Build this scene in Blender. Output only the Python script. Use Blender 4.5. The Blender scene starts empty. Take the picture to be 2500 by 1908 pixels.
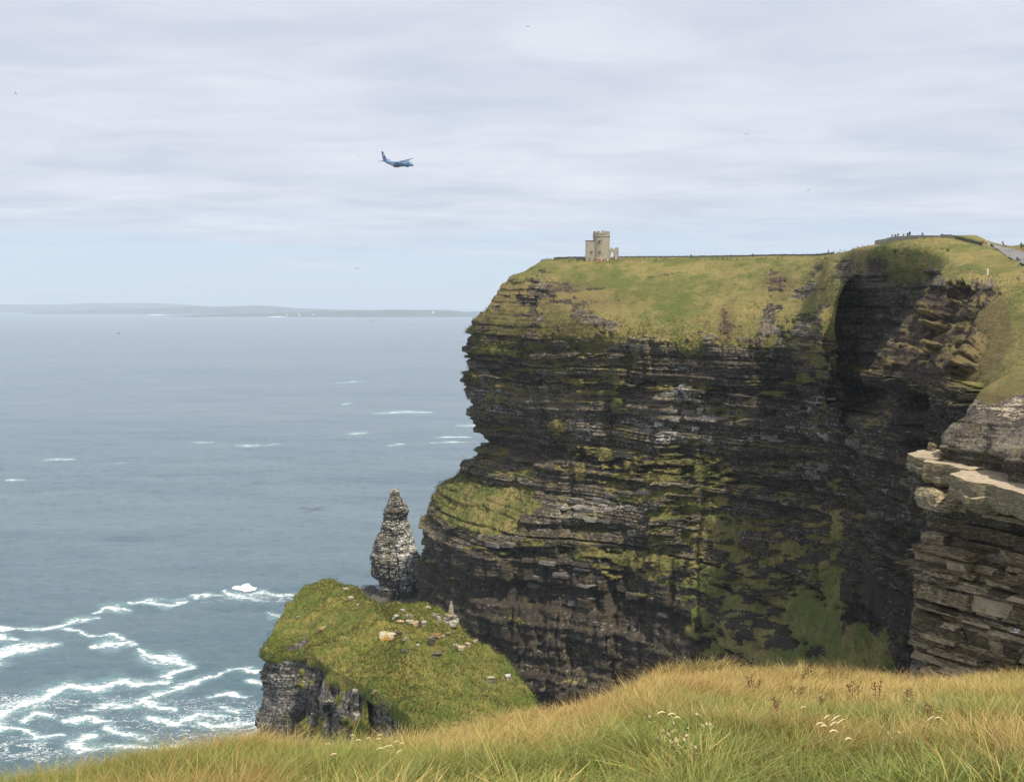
import bpy, bmesh, math, random
import numpy as np
from mathutils import Vector, Matrix, Euler
from mathutils.bvhtree import BVHTree

rng = np.random.default_rng(11)
random.seed(11)
scene = bpy.context.scene
COL = scene.collection

# ------------------------------------------------------------------ camera
H, F, CX, CY, HOR = 140.0, 2700.0, 1250.0, 954.0, 748.0     # photograph is 2500 x 1908
PITCH = math.atan((CY - HOR) / F)
cam = bpy.data.cameras.new('camera')
cam.sensor_width = 36.0
cam.lens = F / 2500.0 * 36.0
cam.clip_start, cam.clip_end = 0.1, 600000.0
cam_ob = bpy.data.objects.new('camera', cam)
cam_ob.location = (0, 0, H)
cam_ob.rotation_euler = (math.pi / 2 - PITCH, 0, 0)
COL.objects.link(cam_ob)
scene.camera = cam_ob

# ------------------------------------------------------------------ sun, sky, exposure
SUN_EL = math.radians(58)
SUN_AZ = Vector((0.52, -0.85, 0)).normalized()               # the sun stands to the right, behind the camera
to_sun = Vector((SUN_AZ.x * math.cos(SUN_EL), SUN_AZ.y * math.cos(SUN_EL), math.sin(SUN_EL)))
sl = bpy.data.lights.new('sun', 'SUN')
sl.energy, sl.angle, sl.color = 5.0, math.radians(1.0), (1.0, 0.92, 0.79)
so = bpy.data.objects.new('sun', sl)
so.rotation_euler = to_sun.to_track_quat('Z', 'Y').to_euler()
so.location = (0, 0, 400)
COL.objects.link(so)

world = bpy.data.worlds.new('World')
scene.world = world
world.use_nodes = True
wn = world.node_tree
wn.nodes.clear()


def link(nt, a, b):
    nt.links.new(a, b)


def nd(nt, typ, **kw):
    n = nt.nodes.new(typ)
    for k, v in kw.items():
        if k.startswith('i_'):
            key = k[2:]
            key = int(key) if key.isdigit() else key
            s = n.inputs[key]
            if hasattr(v, 'is_linked') or isinstance(v, bpy.types.NodeSocket):
                nt.links.new(v, s)
            else:
                s.default_value = v
        else:
            setattr(n, k, v)
    return n


def mth(nt, op, a, b=None, c=None, clamp=False):
    n = nt.nodes.new('ShaderNodeMath')
    n.operation = op
    n.use_clamp = clamp
    for i, v in enumerate((a, b, c)):
        if v is None:
            continue
        if isinstance(v, bpy.types.NodeSocket):
            nt.links.new(v, n.inputs[i])
        else:
            n.inputs[i].default_value = v
    return n.outputs[0]


def smooth(nt, v, lo, hi):
    n = nt.nodes.new('ShaderNodeMapRange')
    n.interpolation_type = 'SMOOTHSTEP'
    nt.links.new(v, n.inputs[0])
    n.inputs[1].default_value = lo
    n.inputs[2].default_value = hi
    return n.outputs[0]


def mixc(nt, fac, a, b):
    n = nt.nodes.new('ShaderNodeMix')
    n.data_type = 'RGBA'
    for idx, v in ((0, fac), (6, a), (7, b)):
        if isinstance(v, bpy.types.NodeSocket):
            nt.links.new(v, n.inputs[idx])
        elif idx == 0:
            n.inputs[0].default_value = v
        else:
            n.inputs[idx].default_value = (v[0], v[1], v[2], 1)
    return n.outputs[2]


def noise(nt, vec, scale, detail=4, rough=0.55, dist=0.0):
    n = nt.nodes.new('ShaderNodeTexNoise')
    if vec is not None:
        nt.links.new(vec, n.inputs['Vector'])
    n.inputs['Scale'].default_value = scale
    n.inputs['Detail'].default_value = detail
    n.inputs['Roughness'].default_value = rough
    n.inputs['Distortion'].default_value = dist
    return n.outputs['Fac']


def scaled(nt, vec, s):
    n = nt.nodes.new('ShaderNodeMapping')
    nt.links.new(vec, n.inputs[0])
    n.inputs['Scale'].default_value = s
    return n.outputs[0]


sky = nd(wn, 'ShaderNodeTexSky', sky_type='NISHITA', sun_disc=False)
sky.sun_elevation = SUN_EL
sky.sun_rotation = math.atan2(SUN_AZ.x, SUN_AZ.y)
sky.air_density, sky.dust_density, sky.ozone_density = 1.0, 0.3, 3.0
tc = nd(wn, 'ShaderNodeTexCoord')
sep = nd(wn, 'ShaderNodeSeparateXYZ', i_0=tc.outputs['Generated'])
zz = mth(wn, 'MAXIMUM', sep.outputs[2], 0.0)
den = mth(wn, 'ADD', zz, 0.07)
px_ = mth(wn, 'DIVIDE', sep.outputs[0], den)
py_ = mth(wn, 'DIVIDE', sep.outputs[1], den)
pl = nd(wn, 'ShaderNodeCombineXYZ', i_0=px_, i_1=py_).outputs[0]
n1 = noise(wn, scaled(wn, pl, (0.8, 1.0, 1)), 0.55, 4, 0.5, 0.4)
n2 = noise(wn, scaled(wn, pl, (0.75, 1.25, 1)), 1.15, 5, 0.52, 0.5)
n3 = noise(wn, scaled(wn, pl, (0.5, 1.0, 1)), 0.35, 3, 0.5)
lift = smooth(wn, zz, 0.0, 0.125)                      # the cloud sheet thins to blue air low down
cov = mth(wn, 'ADD', mth(wn, 'MULTIPLY', lift, 0.95), mth(wn, 'MULTIPLY', mth(wn, 'SUBTRACT', n1, 0.5), 1.5))
cov = smooth(wn, cov, -0.1, 0.9)
ramp = smooth(wn, mth(wn, 'ADD', mth(wn, 'MULTIPLY', n2, 0.65), mth(wn, 'MULTIPLY', n3, 0.35)), 0.37, 0.63)
n4 = noise(wn, scaled(wn, pl, (0.85, 1.25, 1)), 2.0, 5, 0.52, 0.7)
ramp = mth(wn, 'ADD', mth(wn, 'MULTIPLY', ramp, 0.62), mth(wn, 'MULTIPLY', smooth(wn, n4, 0.32, 0.68), 0.38))
grey = mixc(wn, ramp, (0.63, 0.67, 0.79), (0.815, 0.84, 0.915))
ccol = mixc(wn, cov, (0.57, 0.70, 0.90), grey)        # thin blue-white veil between the banks of cloud
cov = mth(wn, 'ADD', mth(wn, 'MULTIPLY', cov, 0.20), 0.75)
bg1 = nd(wn, 'ShaderNodeBackground', i_0=sky.outputs[0], i_1=0.125)
bg2 = nd(wn, 'ShaderNodeBackground', i_0=ccol, i_1=1.0)
mx = nd(wn, 'ShaderNodeMixShader', i_0=cov)
link(wn, bg1.outputs[0], mx.inputs[1])
link(wn, bg2.outputs[0], mx.inputs[2])
wo = nd(wn, 'ShaderNodeOutputWorld')
link(wn, mx.outputs[0], wo.inputs[0])

scene.view_settings.view_transform = 'Standard'
scene.view_settings.look = 'None'
scene.view_settings.gamma = 1.0
scene.view_settings.use_curve_mapping = False
scene.view_settings.exposure = 0.0
scene.render.engine = 'CYCLES'
scene.cycles.use_denoising = True
scene.cycles.max_bounces = 6
scene.cycles.diffuse_bounces = 3
scene.cycles.glossy_bounces = 2
scene.cycles.transmission_bounces = 2
scene.cycles.volume_bounces = 1
scene.cycles.use_adaptive_sampling = True
scene.cycles.adaptive_threshold = 0.01

# ------------------------------------------------------------------ maths helpers
SP, CP = math.sin(PITCH), math.cos(PITCH)


def ray(px, py):
    a, b = (px - CX) / F, (CY - py) / F
    return np.array([a, CP + b * SP, -SP + b * CP])


def P(px, py, D):
    """point seen at pixel (px, py) of the photograph, D metres north of the viewpoint"""
    r = ray(px, py)
    return np.array([0, 0, H]) + r * (D / r[1])


def PD(px, Z, D):
    dc = D * CP + (H - Z) * SP
    return np.array([(px - CX) / F * dc, D, Z])


def PZ(px, py, Z):
    r = ray(px, py)
    return np.array([0, 0, H]) + r * ((Z - H) / r[2])


def project(V):
    d = V - np.array([0, 0, H])
    dc = d[..., 1] * CP - d[..., 2] * SP
    up = d[..., 1] * SP + d[..., 2] * CP
    dc = np.where(np.abs(dc) < 1e-3, 1e-3, dc)
    return CX + F * d[..., 0] / dc, CY - F * up / dc, dc


def _h(ix, iy, iz, seed):
    x = ix.astype(np.int64) * 374761393 + iy.astype(np.int64) * 668265263 + iz.astype(np.int64) * 2147483647 + seed * 974711
    x = (x & 0xffffffff).astype(np.uint32)
    x = (x ^ (x >> np.uint32(13))) * np.uint32(1274126177)
    x = (x ^ (x >> np.uint32(16))) * np.uint32(2246822519)
    x = x ^ (x >> np.uint32(13))
    return x.astype(np.float32) / np.float32(4294967295.0)


def vnoise(p, seed=0):
    p = np.asarray(p, dtype=np.float32)
    i = np.floor(p)
    f = p - i
    f = f * f * f * (f * (f * 6 - 15) + 10)
    ix, iy, iz = (i[..., k].astype(np.int64) for k in range(3))
    fx, fy, fz = f[..., 0], f[..., 1], f[..., 2]
    r = 0
    for dx in (0, 1):
        wx = fx if dx else 1 - fx
        for dy in (0, 1):
            wy = fy if dy else 1 - fy
            for dz in (0, 1):
                wz = fz if dz else 1 - fz
                r = r + _h(ix + dx, iy + dy, iz + dz, seed) * wx * wy * wz
    return r * 2 - 1


def fbm(p, octv=4, seed=0, gain=0.5, lac=2.07):
    p = np.asarray(p, dtype=np.float32)
    a, t, n = 1.0, 0, 0
    for o in range(octv):
        t = t + a * vnoise(p, seed + o * 17)
        n += a
        a *= gain
        p = p * lac + 11.3
    return t / n


def sstep(x, a, b):
    t = np.clip((x - a) / (b - a), 0, 1)
    return t * t * (3 - 2 * t)


def in_poly(px, py, poly):
    c = np.zeros(px.shape, bool)
    n = len(poly)
    for i in range(n):
        x1, y1 = poly[i]
        x2, y2 = poly[(i + 1) % n]
        if y1 == y2:
            continue
        cond = ((y1 > py) != (y2 > py)) & (px < (x2 - x1) * (py - y1) / (y2 - y1) + x1)
        c ^= cond
    return c


def seg_dist(px, py, pts, sx=1.0):
    """distance to a polyline and the width interpolated along it; pts (x, y, w)"""
    best = np.full(px.shape, -9.0, np.float32)
    for (x1, y1, w1), (x2, y2, w2) in zip(pts[:-1], pts[1:]):
        ax, ay = (px - x1) * sx, py - y1
        bx, by = (x2 - x1) * sx, y2 - y1
        t = np.clip((ax * bx + ay * by) / (bx * bx + by * by + 1e-9), 0, 1)
        d = np.hypot(ax - t * bx, ay - t * by)
        best = np.maximum(best, 1 - d / (w1 + (w2 - w1) * t))
    return best


def soft_poly(px, py, poly, blur, seed, amp):
    """1 inside the outline, 0 outside, the edge wandering by noise"""
    q = np.stack([px / 28.0, py / 28.0, np.zeros_like(px)], -1)
    jx = px + amp * fbm(q, 3, seed)
    jy = py + amp * fbm(q + 31.7, 3, seed + 5)
    return in_poly(jx, jy, poly).astype(np.float32)


def crom(a, segs):
    """Catmull-Rom along axis 0; segs = samples per interval"""
    K = a.shape[0]
    out, par = [], []
    for i in range(K - 1):
        p0 = a[max(i - 1, 0)] if i > 0 else 2 * a[0] - a[1]
        p1, p2 = a[i], a[i + 1]
        p3 = a[i + 2] if i + 2 < K else 2 * a[-1] - a[-2]
        n = segs[i]
        m1, m2 = (p2 - p0) * 0.36, (p3 - p1) * 0.36
        for k in range(n + (1 if i == K - 2 else 0)):
            t = k / n
            h00, h10 = 2 * t**3 - 3 * t**2 + 1, t**3 - 2 * t**2 + t
            h01, h11 = -2 * t**3 + 3 * t**2, t**3 - t**2
            out.append(h00 * p1 + h10 * m1 + h01 * p2 + h11 * m2)
            par.append(i + t)
    return np.array(out), np.array(par)


def tag(o, label=None, cat=None, group=None, kind=None):
    if label:
        o['label'] = label
    if cat:
        o['category'] = cat
    if group:
        o['group'] = group
    if kind:
        o['kind'] = kind
    return o


def new_obj(name, me, mat=None, parent=None, loc=None):
    o = bpy.data.objects.new(name, me)
    COL.objects.link(o)
    if mat is not None and me is not None:
        if len(me.materials) == 0:
            me.materials.append(mat)
    if parent is not None:
        o.parent = parent
    if loc is not None:
        o.location = loc
    return o


def empty(name, loc=(0, 0, 0), rot=(0, 0, 0)):
    o = bpy.data.objects.new(name, None)
    o.location = loc
    o.rotation_euler = rot
    o.empty_display_size = 0.2
    COL.objects.link(o)
    return o


def grid_faces(nu, nv, wrap=False):
    i = np.arange(nu if wrap else nu - 1)[:, None]
    j = np.arange(nv - 1)[None, :]
    i2 = (i + 1) % nu
    a, b, c, d = i * nv + j, i * nv + j + 1, i2 * nv + j + 1, i2 * nv + j
    return np.stack([a + 0 * b, b + 0 * a, c + 0 * a, d + 0 * a], -1).reshape(-1, 4)


def np_mesh(name, V, faces, attrs=None, smooth_=True, cols=None):
    V = np.ascontiguousarray(V.reshape(-1, 3), dtype=np.float32)
    k = faces.shape[1]
    me = bpy.data.meshes.new(name)
    me.vertices.add(len(V))
    me.vertices.foreach_set('co', V.ravel())
    me.loops.add(faces.size)
    me.loops.foreach_set('vertex_index', faces.astype(np.int32).ravel())
    me.polygons.add(len(faces))
    me.polygons.foreach_set('loop_start', np.arange(0, faces.size, k, dtype=np.int32))
    me.polygons.foreach_set('loop_total', np.full(len(faces), k, np.int32))
    me.polygons.foreach_set('use_smooth', np.full(len(faces), smooth_, bool))
    for n, v in (attrs or {}).items():
        at = me.attributes.new(n, 'FLOAT', 'POINT')
        at.data.foreach_set('value', np.ascontiguousarray(v.ravel(), dtype=np.float32))
    for n, v in (cols or {}).items():
        at = me.attributes.new(n, 'FLOAT_COLOR', 'POINT')
        at.data.foreach_set('color', np.ascontiguousarray(v.reshape(-1), dtype=np.float32))
    me.update(calc_edges=True)
    me.validate()
    return me


def grid_normals(V):
    du = np.gradient(V, axis=0)
    dv = np.gradient(V, axis=1)
    n = np.cross(du, dv)
    n /= np.linalg.norm(n, axis=-1, keepdims=True) + 1e-9
    return n


# ------------------------------------------------------------------ materials
def mat(name):
    m = bpy.data.materials.new(name)
    m.use_nodes = True
    nt = m.node_tree
    nt.nodes.clear()
    out = nd(nt, 'ShaderNodeOutputMaterial')
    b = nd(nt, 'ShaderNodeBsdfPrincipled')
    link(nt, b.outputs[0], out.inputs[0])
    return m, nt, b, out


def attr(nt, name, col=False):
    a = nd(nt, 'ShaderNodeAttribute', attribute_name=name)
    return a.outputs['Color' if col else 'Fac']


def bump(nt, b, height, strength, dist, normal=None):
    n = nd(nt, 'ShaderNodeBump', i_Height=height)
    n.inputs['Strength'].default_value = strength
    n.inputs['Distance'].default_value = dist
    if normal is not None:
        link(nt, normal, n.inputs['Normal'])
    link(nt, n.outputs[0], b.inputs['Normal'])
    return n.outputs[0]


def plain(name, c, rough=0.7, metallic=0.0, var=0.15, scale=3.0):
    m, nt, b, o = mat(name)
    t = nd(nt, 'ShaderNodeTexCoord')
    n = noise(nt, t.outputs['Object'], scale, 4)
    col = mixc(nt, n, tuple(x * (1 - var) for x in c), tuple(min(1, x * (1 + var)) for x in c))
    link(nt, col, b.inputs['Base Color'])
    b.inputs['Roughness'].default_value = rough
    b.inputs['Metallic'].default_value = metallic
    return m


def cliff_material(name, s=1.0, rock_lo=(0.042, 0.035, 0.027), rock_hi=(0.205, 0.170, 0.122), pale_c=(0.42, 0.40, 0.35),
                   g_green=(0.105, 0.122, 0.032), g_straw=(0.255, 0.205, 0.075), g_brown=(0.120, 0.088, 0.042)):
    """rock with beds, lichen and stain; grass where the 'veg' value says so; bare earth where 'earth' says so.
    s = metres of the finest grain worth showing"""
    m, nt, b, o = mat(name)
    t = nd(nt, 'ShaderNodeTexCoord')
    ob = t.outputs['Object']
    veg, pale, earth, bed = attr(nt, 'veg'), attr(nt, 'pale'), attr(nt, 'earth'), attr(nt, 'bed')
    fine = noise(nt, ob, 1.1 / s, 6, 0.62)
    mid = noise(nt, ob, 0.22 / s, 5, 0.6)
    big = noise(nt, ob, 0.045 / s, 4, 0.55)
    streak = noise(nt, scaled(nt, ob, (0.25, 0.25, 3.2)), 0.55 / s, 5, 0.6)
    drip = noise(nt, scaled(nt, ob, (1.0, 1.0, 0.16)), 0.6 / s, 4, 0.6)
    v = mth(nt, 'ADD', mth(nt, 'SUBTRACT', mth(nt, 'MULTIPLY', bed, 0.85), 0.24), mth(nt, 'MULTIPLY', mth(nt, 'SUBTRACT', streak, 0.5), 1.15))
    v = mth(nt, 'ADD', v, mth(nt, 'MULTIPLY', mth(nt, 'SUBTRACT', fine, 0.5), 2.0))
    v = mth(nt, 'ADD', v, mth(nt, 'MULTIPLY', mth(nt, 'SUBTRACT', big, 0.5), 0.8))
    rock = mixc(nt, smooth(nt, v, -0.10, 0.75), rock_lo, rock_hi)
    rock = mixc(nt, mth(nt, 'MULTIPLY', smooth(nt, mid, 0.52, 0.7), 0.55), rock, (0.088, 0.078, 0.026))      # olive lichen
    rock = mixc(nt, mth(nt, 'MULTIPLY', smooth(nt, drip, 0.62, 0.78), 0.45), rock, (0.115, 0.062, 0.032))     # rust stain
    pf = mth(nt, 'ADD', pale, mth(nt, 'ADD', mth(nt, 'MULTIPLY', mth(nt, 'SUBTRACT', fine, 0.5), 2.6),
                                   mth(nt, 'MULTIPLY', mth(nt, 'SUBTRACT', streak, 0.5), 2.4)))
    rock = mixc(nt, mth(nt, 'MULTIPLY', smooth(nt, pf, 0.38, 0.85), 0.9), rock, pale_c)
    er = mixc(nt, smooth(nt, mth(nt, 'ADD', mth(nt, 'MULTIPLY', fine, 0.6), mth(nt, 'MULTIPLY', streak, 0.4)), 0.35, 0.65),
              (0.027, 0.021, 0.016), (0.095, 0.074, 0.052))
    ef = smooth(nt, mth(nt, 'ADD', earth, mth(nt, 'MULTIPLY', mth(nt, 'SUBTRACT', mid, 0.5), 1.0)), 0.4, 0.6)
    rock = mixc(nt, ef, rock, er)
    gmix = mth(nt, 'ADD', mth(nt, 'MULTIPLY', big, 0.55), mth(nt, 'MULTIPLY', mid, 0.45))
    gr = mixc(nt, smooth(nt, gmix, 0.40, 0.60), g_green, g_straw)
    gr = mixc(nt, mth(nt, 'MULTIPLY', smooth(nt, mth(nt, 'ADD', mth(nt, 'MULTIPLY', fine, 0.6), mth(nt, 'MULTIPLY', mid, 0.4)), 0.50, 0.66), 0.75), gr, g_brown)
    gr = mixc(nt, mth(nt, 'MULTIPLY', smooth(nt, fine, 0.52, 0.36), 0.55), gr, (0.055, 0.066, 0.017))
    dry = mth(nt, 'ADD', earth, mth(nt, 'MULTIPLY', mth(nt, 'SUBTRACT', fine, 0.5), 2.2))
    gr = mixc(nt, mth(nt, 'MULTIPLY', smooth(nt, dry, 0.15, 0.75), 0.7), gr, g_brown)
    vf = mth(nt, 'ADD', veg, mth(nt, 'ADD', mth(nt, 'MULTIPLY', mth(nt, 'SUBTRACT', mid, 0.5), 1.3),
                                  mth(nt, 'MULTIPLY', mth(nt, 'SUBTRACT', fine, 0.5), 1.9)))
    vf = smooth(nt, vf, 0.40, 0.60)
    link(nt, mixc(nt, vf, rock, gr), b.inputs['Base Color'])
    b.inputs['Roughness'].default_value = 0.92
    b.inputs['Specular IOR Level'].default_value = 0.18
    hgt = mth(nt, 'ADD', mth(nt, 'MULTIPLY', fine, 0.7), mth(nt, 'MULTIPLY', streak, 0.6))
    bump(nt, b, hgt, 0.75, 0.9 * s)
    return m


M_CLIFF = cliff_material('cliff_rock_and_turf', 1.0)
M_OUTCROP = cliff_material('outcrop_rock_and_turf', 0.42, rock_lo=(0.045, 0.043, 0.039), rock_hi=(0.25, 0.235, 0.20),
                           pale_c=(0.50, 0.48, 0.43), g_green=(0.095, 0.130, 0.024), g_straw=(0.225, 0.205, 0.055), g_brown=(0.145, 0.098, 0.04))
M_NEAR = cliff_material('near_cliff_rock', 0.3, rock_lo=(0.050, 0.043, 0.033), rock_hi=(0.25, 0.215, 0.155), pale_c=(0.46, 0.385, 0.28))
M_STACK = cliff_material('stack_rock', 0.8, rock_lo=(0.055, 0.052, 0.044), rock_hi=(0.27, 0.25, 0.20), pale_c=(0.66, 0.64, 0.59))


def stone_material(name, c1, c2, lichen=(0.38, 0.22, 0.04), lf=0.5, side=None):
    m, nt, b, o = mat(name)
    t = nd(nt, 'ShaderNodeTexCoord')
    ob = t.outputs['Object']
    geo = nd(nt, 'ShaderNodeNewGeometry').outputs['Position']
    n = noise(nt, scaled(nt, geo, (0.7, 0.7, 3.6)), 2.2, 6, 0.66)
    l = noise(nt, geo, 0.7, 4, 0.6, 0.4)
    rnd = nd(nt, 'ShaderNodeObjectInfo').outputs['Random']
    c = mixc(nt, smooth(nt, mth(nt, 'ADD', n, mth(nt, 'MULTIPLY', mth(nt, 'SUBTRACT', rnd, 0.5), 0.30)), 0.36, 0.64), c1, c2)
    c = mixc(nt, mth(nt, 'MULTIPLY', smooth(nt, l, 0.50, 0.62), lf), c, lichen)
    if side is not None:                       # upright faces take the darker olive side colour, tops keep the paler tan
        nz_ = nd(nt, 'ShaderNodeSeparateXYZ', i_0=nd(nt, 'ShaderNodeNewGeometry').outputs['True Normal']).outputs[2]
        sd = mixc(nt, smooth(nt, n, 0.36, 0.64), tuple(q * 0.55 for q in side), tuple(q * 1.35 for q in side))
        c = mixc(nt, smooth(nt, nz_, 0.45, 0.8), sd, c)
    link(nt, c, b.inputs['Base Color'])
    b.inputs['Roughness'].default_value = 0.9
    b.inputs['Specular IOR Level'].default_value = 0.2
    bump(nt, b, n, 0.6, 0.15)
    return m


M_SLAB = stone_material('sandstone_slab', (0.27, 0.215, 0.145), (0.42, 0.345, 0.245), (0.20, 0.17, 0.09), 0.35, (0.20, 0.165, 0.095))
M_BLOCK = stone_material('bedded_rock', (0.070, 0.054, 0.034), (0.43, 0.345, 0.22), (0.16, 0.122, 0.045), 0.5)
M_BLOCKFAR = stone_material('headland_bed_rock', (0.075, 0.068, 0.058), (0.21, 0.195, 0.165), (0.11, 0.075, 0.045), 0.6)
M_PALEBED = stone_material('pale_bed_rock', (0.12, 0.105, 0.085), (0.36, 0.335, 0.285), (0.17, 0.115, 0.075), 0.6)
M_STONE_O = stone_material('lichened_stone', (0.16, 0.13, 0.08), (0.44, 0.38, 0.27), (0.36, 0.19, 0.03), 1.0)
M_STONE_G = stone_material('grey_stone', (0.17, 0.155, 0.125), (0.46, 0.44, 0.38), (0.28, 0.17, 0.045), 0.6)
M_STONE_D = stone_material('dark_stone', (0.06, 0.055, 0.048), (0.16, 0.145, 0.12), (0.12, 0.10, 0.03), 0.5)


# ------------------------------------------------------------------ strata
class Strata:
    """bedding: each bed has its own reach out of the face and is cut into blocks along its length"""

    def __init__(self, seed, z0, z1, tmin, tmax, amp, blen=(2.0, 9.0)):
        r = np.random.default_rng(seed)
        zs = [z0]
        while zs[-1] < z1:
            t = tmin + (tmax - tmin) * r.random() ** 2.2
            zs.append(zs[-1] + t)
        self.zs = np.array(zs)
        n = len(zs) + 1
        self.off = np.clip(r.normal(0, 0.55, n), -1.1, 1.0) * amp
        self.len = blen[0] + (blen[1] - blen[0]) * r.random(n)
        self.sh = r.random(n) * 100
        self.bamp = amp * (0.25 + 0.75 * r.random(n))
        self.hard = r.random(n)
        self.seed = seed

    def __call__(self, s, z):
        k = np.searchsorted(self.zs, z)
        k = np.clip(k, 1, len(self.zs) - 1)
        lo, hi = self.zs[k - 1], self.zs[k]
        bi = np.floor((s + self.sh[k]) / self.len[k])
        h = _h(bi, k, np.zeros_like(k), self.seed)
        fb = (s + self.sh[k]) / self.len[k] - bi
        edge = np.minimum(fb, 1 - fb) * self.len[k]
        d = np.minimum(z - lo, hi - z)
        th = hi - lo
        off = self.off[k] + (h - 0.5) * self.bamp[k] - 0.5 * self.bamp[k] * (h > 0.86)
        off = off - 0.28 * np.exp(-(d / 0.16) ** 2) * np.minimum(1, th) - 0.30 * np.exp(-(edge / 0.22) ** 2)
        bedc = np.clip(0.45 * self.hard[k] + 0.55 * _h(bi, k, np.ones_like(k), self.seed + 3), 0, 1)
        return off, bedc


# ------------------------------------------------------------------ the headland cliff
def headland():
    # each column runs from the plateau down to the sea: (pixel x, pixel y, distance); a string 'z' gives a height instead
    cols = [
        # behind the tip, out of sight
        [(1900, 640, 640), (1620, 637, 600), (1560, 690, 585), (1540, 800, 580), (1530, 900, 580), (1530, 1050, 580), (1530, 1150, 580), (1500, 1200, 582), (1490, 1300, 584), (1490, 'z', -4, 590)],
        [(1640, 634, 560), (1450, 636, 520), (1370, 690, 505), (1310, 800, 497), (1300, 900, 497), (1310, 1050, 500), (1300, 1150, 500), (1240, 1200, 505), (1220, 1300, 508), (1220, 'z', -4, 512)],
        # the seaward edge
        [(1560, 631, 500), (1338, 634, 462), (1219, 700, 448), (1146, 804, 441), (1126, 905, 441), (1144, 1040, 447), (1130, 1158, 449), (1062, 1208, 452), (1022, 1330, 455), (1036, 'z', -4, 462)],
        [(1560, 630, 490), (1372, 633, 450), (1262, 705, 428), (1196, 815, 420), (1188, 905, 420), (1196, 1055, 428), (1192, 1165, 428), (1108, 1270, 411), (1080, 1370, 408), (1090, 'z', -4, 408)],
        [(1580, 629, 485), (1420, 632, 444), (1325, 712, 416), (1280, 822, 404), (1278, 905, 403), (1280, 1070, 410), (1272, 1180, 410), (1195, 1315, 388), (1180, 1410, 385), (1190, 'z', -4, 383)],
        [(1600, 629, 480), (1480, 633, 440), (1410, 720, 408), (1372, 815, 392), (1370, 905, 391), (1372, 1080, 392), (1360, 1200, 390), (1330, 1300, 378), (1330, 1420, 373), (1336, 'z', -4, 368)],
        [(1720, 629, 470), (1620, 633, 432), (1565, 730, 399), (1540, 832, 378), (1540, 925, 377), (1540, 1080, 376), (1540, 1200, 373), (1530, 1310, 366), (1530, 1450, 361), (1540, 'z', -4, 350)],
        [(1850, 627, 460), (1770, 631, 420), (1722, 725, 388), (1700, 840, 365), (1700, 930, 363), (1700, 1080, 361), (1700, 1200, 357), (1700, 1320, 351), (1705, 1480, 338), (1725, 'z', -4, 322)],
        [(1980, 625, 445), (1905, 628, 404), (1865, 712, 374), (1850, 845, 348), (1850, 930, 347), (1850, 1080, 346), (1850, 1200, 342), (1850, 1330, 335), (1860, 1490, 314), (1885, 'z', 5, 282)],
        [(2080, 622, 435), (1992, 626, 390), (1950, 700, 362), (1940, 830, 334), (1945, 920, 334), (1955, 1080, 332), (1960, 1200, 328), (1965, 1330, 320), (1970, 1460, 298), (1995, 'z', 12, 262)],
        [(2160, 612, 400), (2052, 617, 345), (2028, 680, 322), (2022, 830, 303), (2030, 925, 306), (2052, 1080, 310), (2062, 1200, 306), (2072, 1320, 300), (2070, 1420, 288), (2110, 'z', 15, 252)],
        [(2200, 602, 370), (2098, 604, 312), (2092, 660, 305), (2070, 720, 318), (2074, 880, 318), (2100, 1080, 302), (2110, 1200, 297), (2124, 1320, 290), (2130, 1460, 280), (2165, 'z', 20, 255)],
        [(2290, 590, 340), (2168, 592, 283), (2165, 655, 278), (2165, 730, 296), (2165, 890, 296), (2170, 1080, 282), (2172, 1200, 276), (2180, 1330, 270), (2190, 1500, 266), (2230, 'z', 20, 250)],
        [(2330, 578, 320), (2235, 583, 270), (2262, 645, 255), (2290, 740, 262), (2290, 890, 262), (2280, 1080, 262), (2270, 1200, 258), (2270, 1330, 256), (2280, 1500, 254), (2310, 'z', 20, 246)],
        # the ridge that hides the hollow
        [(2380, 574, 310), (2305, 580, 262), (2312, 640, 238), (2245, 722, 221), (2128, 905, 216), (2160, 975, 228), (2230, 1100, 244), (2250, 1330, 246), (2270, 1500, 246), (2310, 'z', 20, 244)],
        [(2420, 590, 300), (2362, 592, 256), (2365, 635, 232), (2330, 690, 205), (2205, 925, 196), (2225, 990, 208), (2300, 1120, 225), (2350, 1330, 230), (2380, 1500, 232), (2420, 'z', 20, 232)],
        [(2470, 600, 300), (2428, 610, 246), (2430, 650, 220), (2415, 705, 193), (2300, 930, 176), (2320, 1020, 182), (2400, 1120, 200), (2450, 1330, 210), (2480, 1500, 215), (2520, 'z', 20, 215)],
        [(2520, 592, 300), (2500, 612, 240), (2500, 660, 208), (2490, 730, 180), (2385, 925, 160), (2395, 1010, 160), (2460, 1130, 180), (2540, 1330, 190), (2560, 1500, 200), (2600, 'z', 20, 200)],
        [(2600, 585, 300), (2580, 625, 225), (2580, 690, 190), (2560, 780, 165), (2485, 915, 146), (2480, 980, 140), (2540, 1130, 160), (2640, 1330, 170), (2660, 1500, 180), (2700, 'z', 20, 180)],
        [(2800, 575, 300), (2780, 640, 215), (2780, 720, 180), (2740, 820, 150), (2680, 920, 132), (2660, 990, 125), (2700, 1130, 145), (2800, 1330, 160), (2820, 1500, 170), (2860, 'z', 20, 170)],
    ]
    C = np.array([[PD(p[0], p[2], p[3]) if p[1] == 'z' else P(*p) for p in c] for c in cols])
    su = [10, 20, 62, 48, 52, 74, 68, 62, 46, 42, 32, 30, 28, 26, 34, 36, 36, 26, 14]
    sv = [8, 74, 82, 74, 110, 74, 66, 92, 64]
    B, up = crom(C, su)
    B, vp = crom(B.transpose(1, 0, 2), sv)
    B = B.transpose(1, 0, 2)
    nu, nv = B.shape[:2]
    U = np.repeat(up[:, None], nv, 1)
    Vp = np.repeat(vp[None], nu, 0)
    n = grid_normals(B)
    if n[nu // 3, nv // 2, 1] > 0:
        n = -n
    px, py, _ = project(B)
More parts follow.
